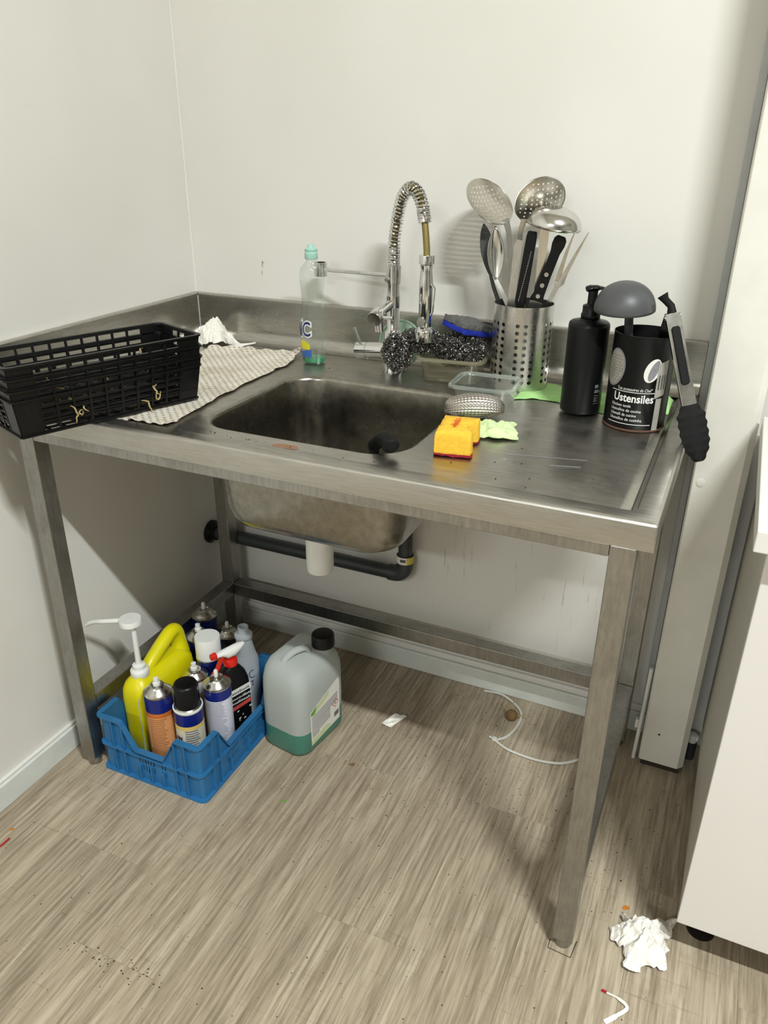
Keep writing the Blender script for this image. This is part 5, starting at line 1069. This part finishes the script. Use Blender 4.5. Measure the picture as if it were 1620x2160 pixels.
MB().loft([[Vector((0.0155*math.sin(PI*k/10)*math.cos(2*PI*j/20), 0.0155*math.sin(PI*k/10)*math.sin(2*PI*j/20), 0.0145-0.0145*math.cos(PI*k/10)))*1.0+0.0014*Vector(noise.noise_vector(Vector((k*0.6, math.cos(2*PI*j/20)*1.5, math.sin(2*PI*j/20)*1.5)))) if 0 < k < 10 else Vector((0.0005*math.cos(2*PI*j/20), 0.0005*math.sin(2*PI*j/20), 0.0003 if k == 0 else 0.029)) for j in range(20)] for k in range(11)], True, True).build('tuber', 'potato_skin', t)
for p in ([(0.0, 0.004, 0.026), (-0.002, 0.012, 0.040), (-0.001, 0.014, 0.058)], [(-0.010, 0.004, 0.020), (-0.022, 0.012, 0.026), (-0.030, 0.012, 0.024)], [(-0.009, 0.006, 0.024), (-0.020, 0.018, 0.034), (-0.026, 0.026, 0.036)], [(0.014, 0.0, 0.016), (0.030, 0.010, 0.016), (0.040, 0.010, 0.012)]):
    MB().tube(spline(p, 4), [0.0012]*8+[0.0005], 6).build('sprout', 'dry_straw', t)
def scrapf(u, v):
    a = Vector((0.6515, -0.2614, 0)).lerp(Vector((0.6802, -0.2640, 0)), v); b = Vector((0.6700, -0.2150, 0)).lerp(Vector((0.7021, -0.2129, 0)), v); p = a.lerp(b, u)
    n1 = noise.noise(Vector((u*4, v*4, 3))); return (p.x+0.005*n1, p.y+0.004*noise.noise(Vector((u*5, v*5, 9))), 0.0012+0.006*max(0, n1+0.2)+0.004*u)
tag(MB().grid(scrapf, 14, 10).build('paper_scrap', 'tissue_paper', solid=0.0005), 'torn white paper scrap on the floor right of the jerry can', 'paper')
mb = MB().bar(spline([(1.295, -0.7297, 0.002), (1.3201, -0.7339, 0.004), (1.3354, -0.7449, 0.005), (1.3211, -0.7647, 0.003), (1.3047, -0.7836, 0.002)], 6), [0.003]*6+[0.006]*13+[0.008]*6, 0.0012, (0.2, 0.1, 1))
o = mb.build('paper_strip', 'tissue_paper'); tag(o, 'bent white paper strip with a red tip on the floor in front', 'paper')
MB().bar([(1.290, -0.7290, 0.0022), (1.2985, -0.7305, 0.0028)], 0.0045, 0.0016, (0.2, 0.1, 1)).build('red_tip', 'red_twine', o)
tag(MB().tube(spline([(0.050, -0.985, 0.0022), (0.075, -0.962, 0.0022), (0.088, -0.945, 0.0024), (0.0895, -0.920, 0.0022)], 6), 0.0020, 8).build('red_twine', 'red_twine'), 'short piece of red twine on the floor by the left skirting', 'twine')
for x, y, lab, m, s in ((1.3024, -0.5428, 'orange crumb on the floor above the paper towel', 'crumb_orange', 0.008), (0.072, -0.900, 'small tan crumb on the floor beside the red twine', 'crumb_orange', 0.006), (0.560, -0.587, 'scrap of dry greenery on the floor in front of the jerry can', 'print_green', 0.006), (0.648, -0.420, 'small brown dry leaf on the floor right of the jerry can', 'potato_skin', 0.008)):
    o = blotch(0, 0, s, s*0.55, 0, 0.6, x*9, 'floor_crumb', m, None, 14, 0.7); o.location = (x, y, 0.0004); o.modifiers.new('solid', 'SOLIDIFY').thickness = 0.001; tag(o, lab, 'crumb')
random.seed(11)
mb = MB()
for k in range(1000):
    x, y = random.uniform(0.03, 1.37), random.uniform(-1.25, -0.03)
    if random.random() < 0.45: x, y = random.uniform(0.5, 1.36), random.uniform(-0.5, -0.03)
    s = random.uniform(0.0008, 0.0018)*(1.3 if random.random() < 0.1 else 1); a = random.uniform(0, PI); e = random.uniform(0.5, 1)
    mb.add([(x+s*math.cos(a+j*PI/2.5)*(1 if j % 2 else e), y+s*math.sin(a+j*PI/2.5)*e, 0.0002) for j in range(5)]+[(x, y, 0.0002+s*0.6)], [(j, (j+1) % 5, 5) for j in range(5)])
for k in range(40):
    x = random.uniform(0.36, 0.60); s = random.uniform(0.001, 0.0024); y = -1.045+0.02*random.uniform(-1, 1)
    mb.add([(x+s*math.cos(j*PI/2.5), y+s*math.sin(j*PI/2.5)*0.7, 0.0002) for j in range(5)]+[(x, y, 0.0002+s*0.6)], [(j, (j+1) % 5, 5) for j in range(5)])
o = mb.build('floor_crumbs', 'crumb_dark', smooth=False); tag(o, 'dark crumbs scattered all over the plank floor', 'crumbs', kind='stuff')
# grime ring around the right front foot
mb = MB(); fx, fy = LRX+LS/2, LFY+LS/2
mb.tube([(fx-0.022, fy-0.005, 0.0006), (fx-0.022, fy-0.024, 0.0006), (fx+0.020, fy-0.027, 0.0006), (fx+0.024, fy+0.010, 0.0006)], 0.0009, 6, flat=0.4)
tag(mb.build('grime_line', 'grime'), 'dark grime line around the foot of the right front table leg', 'dirt')
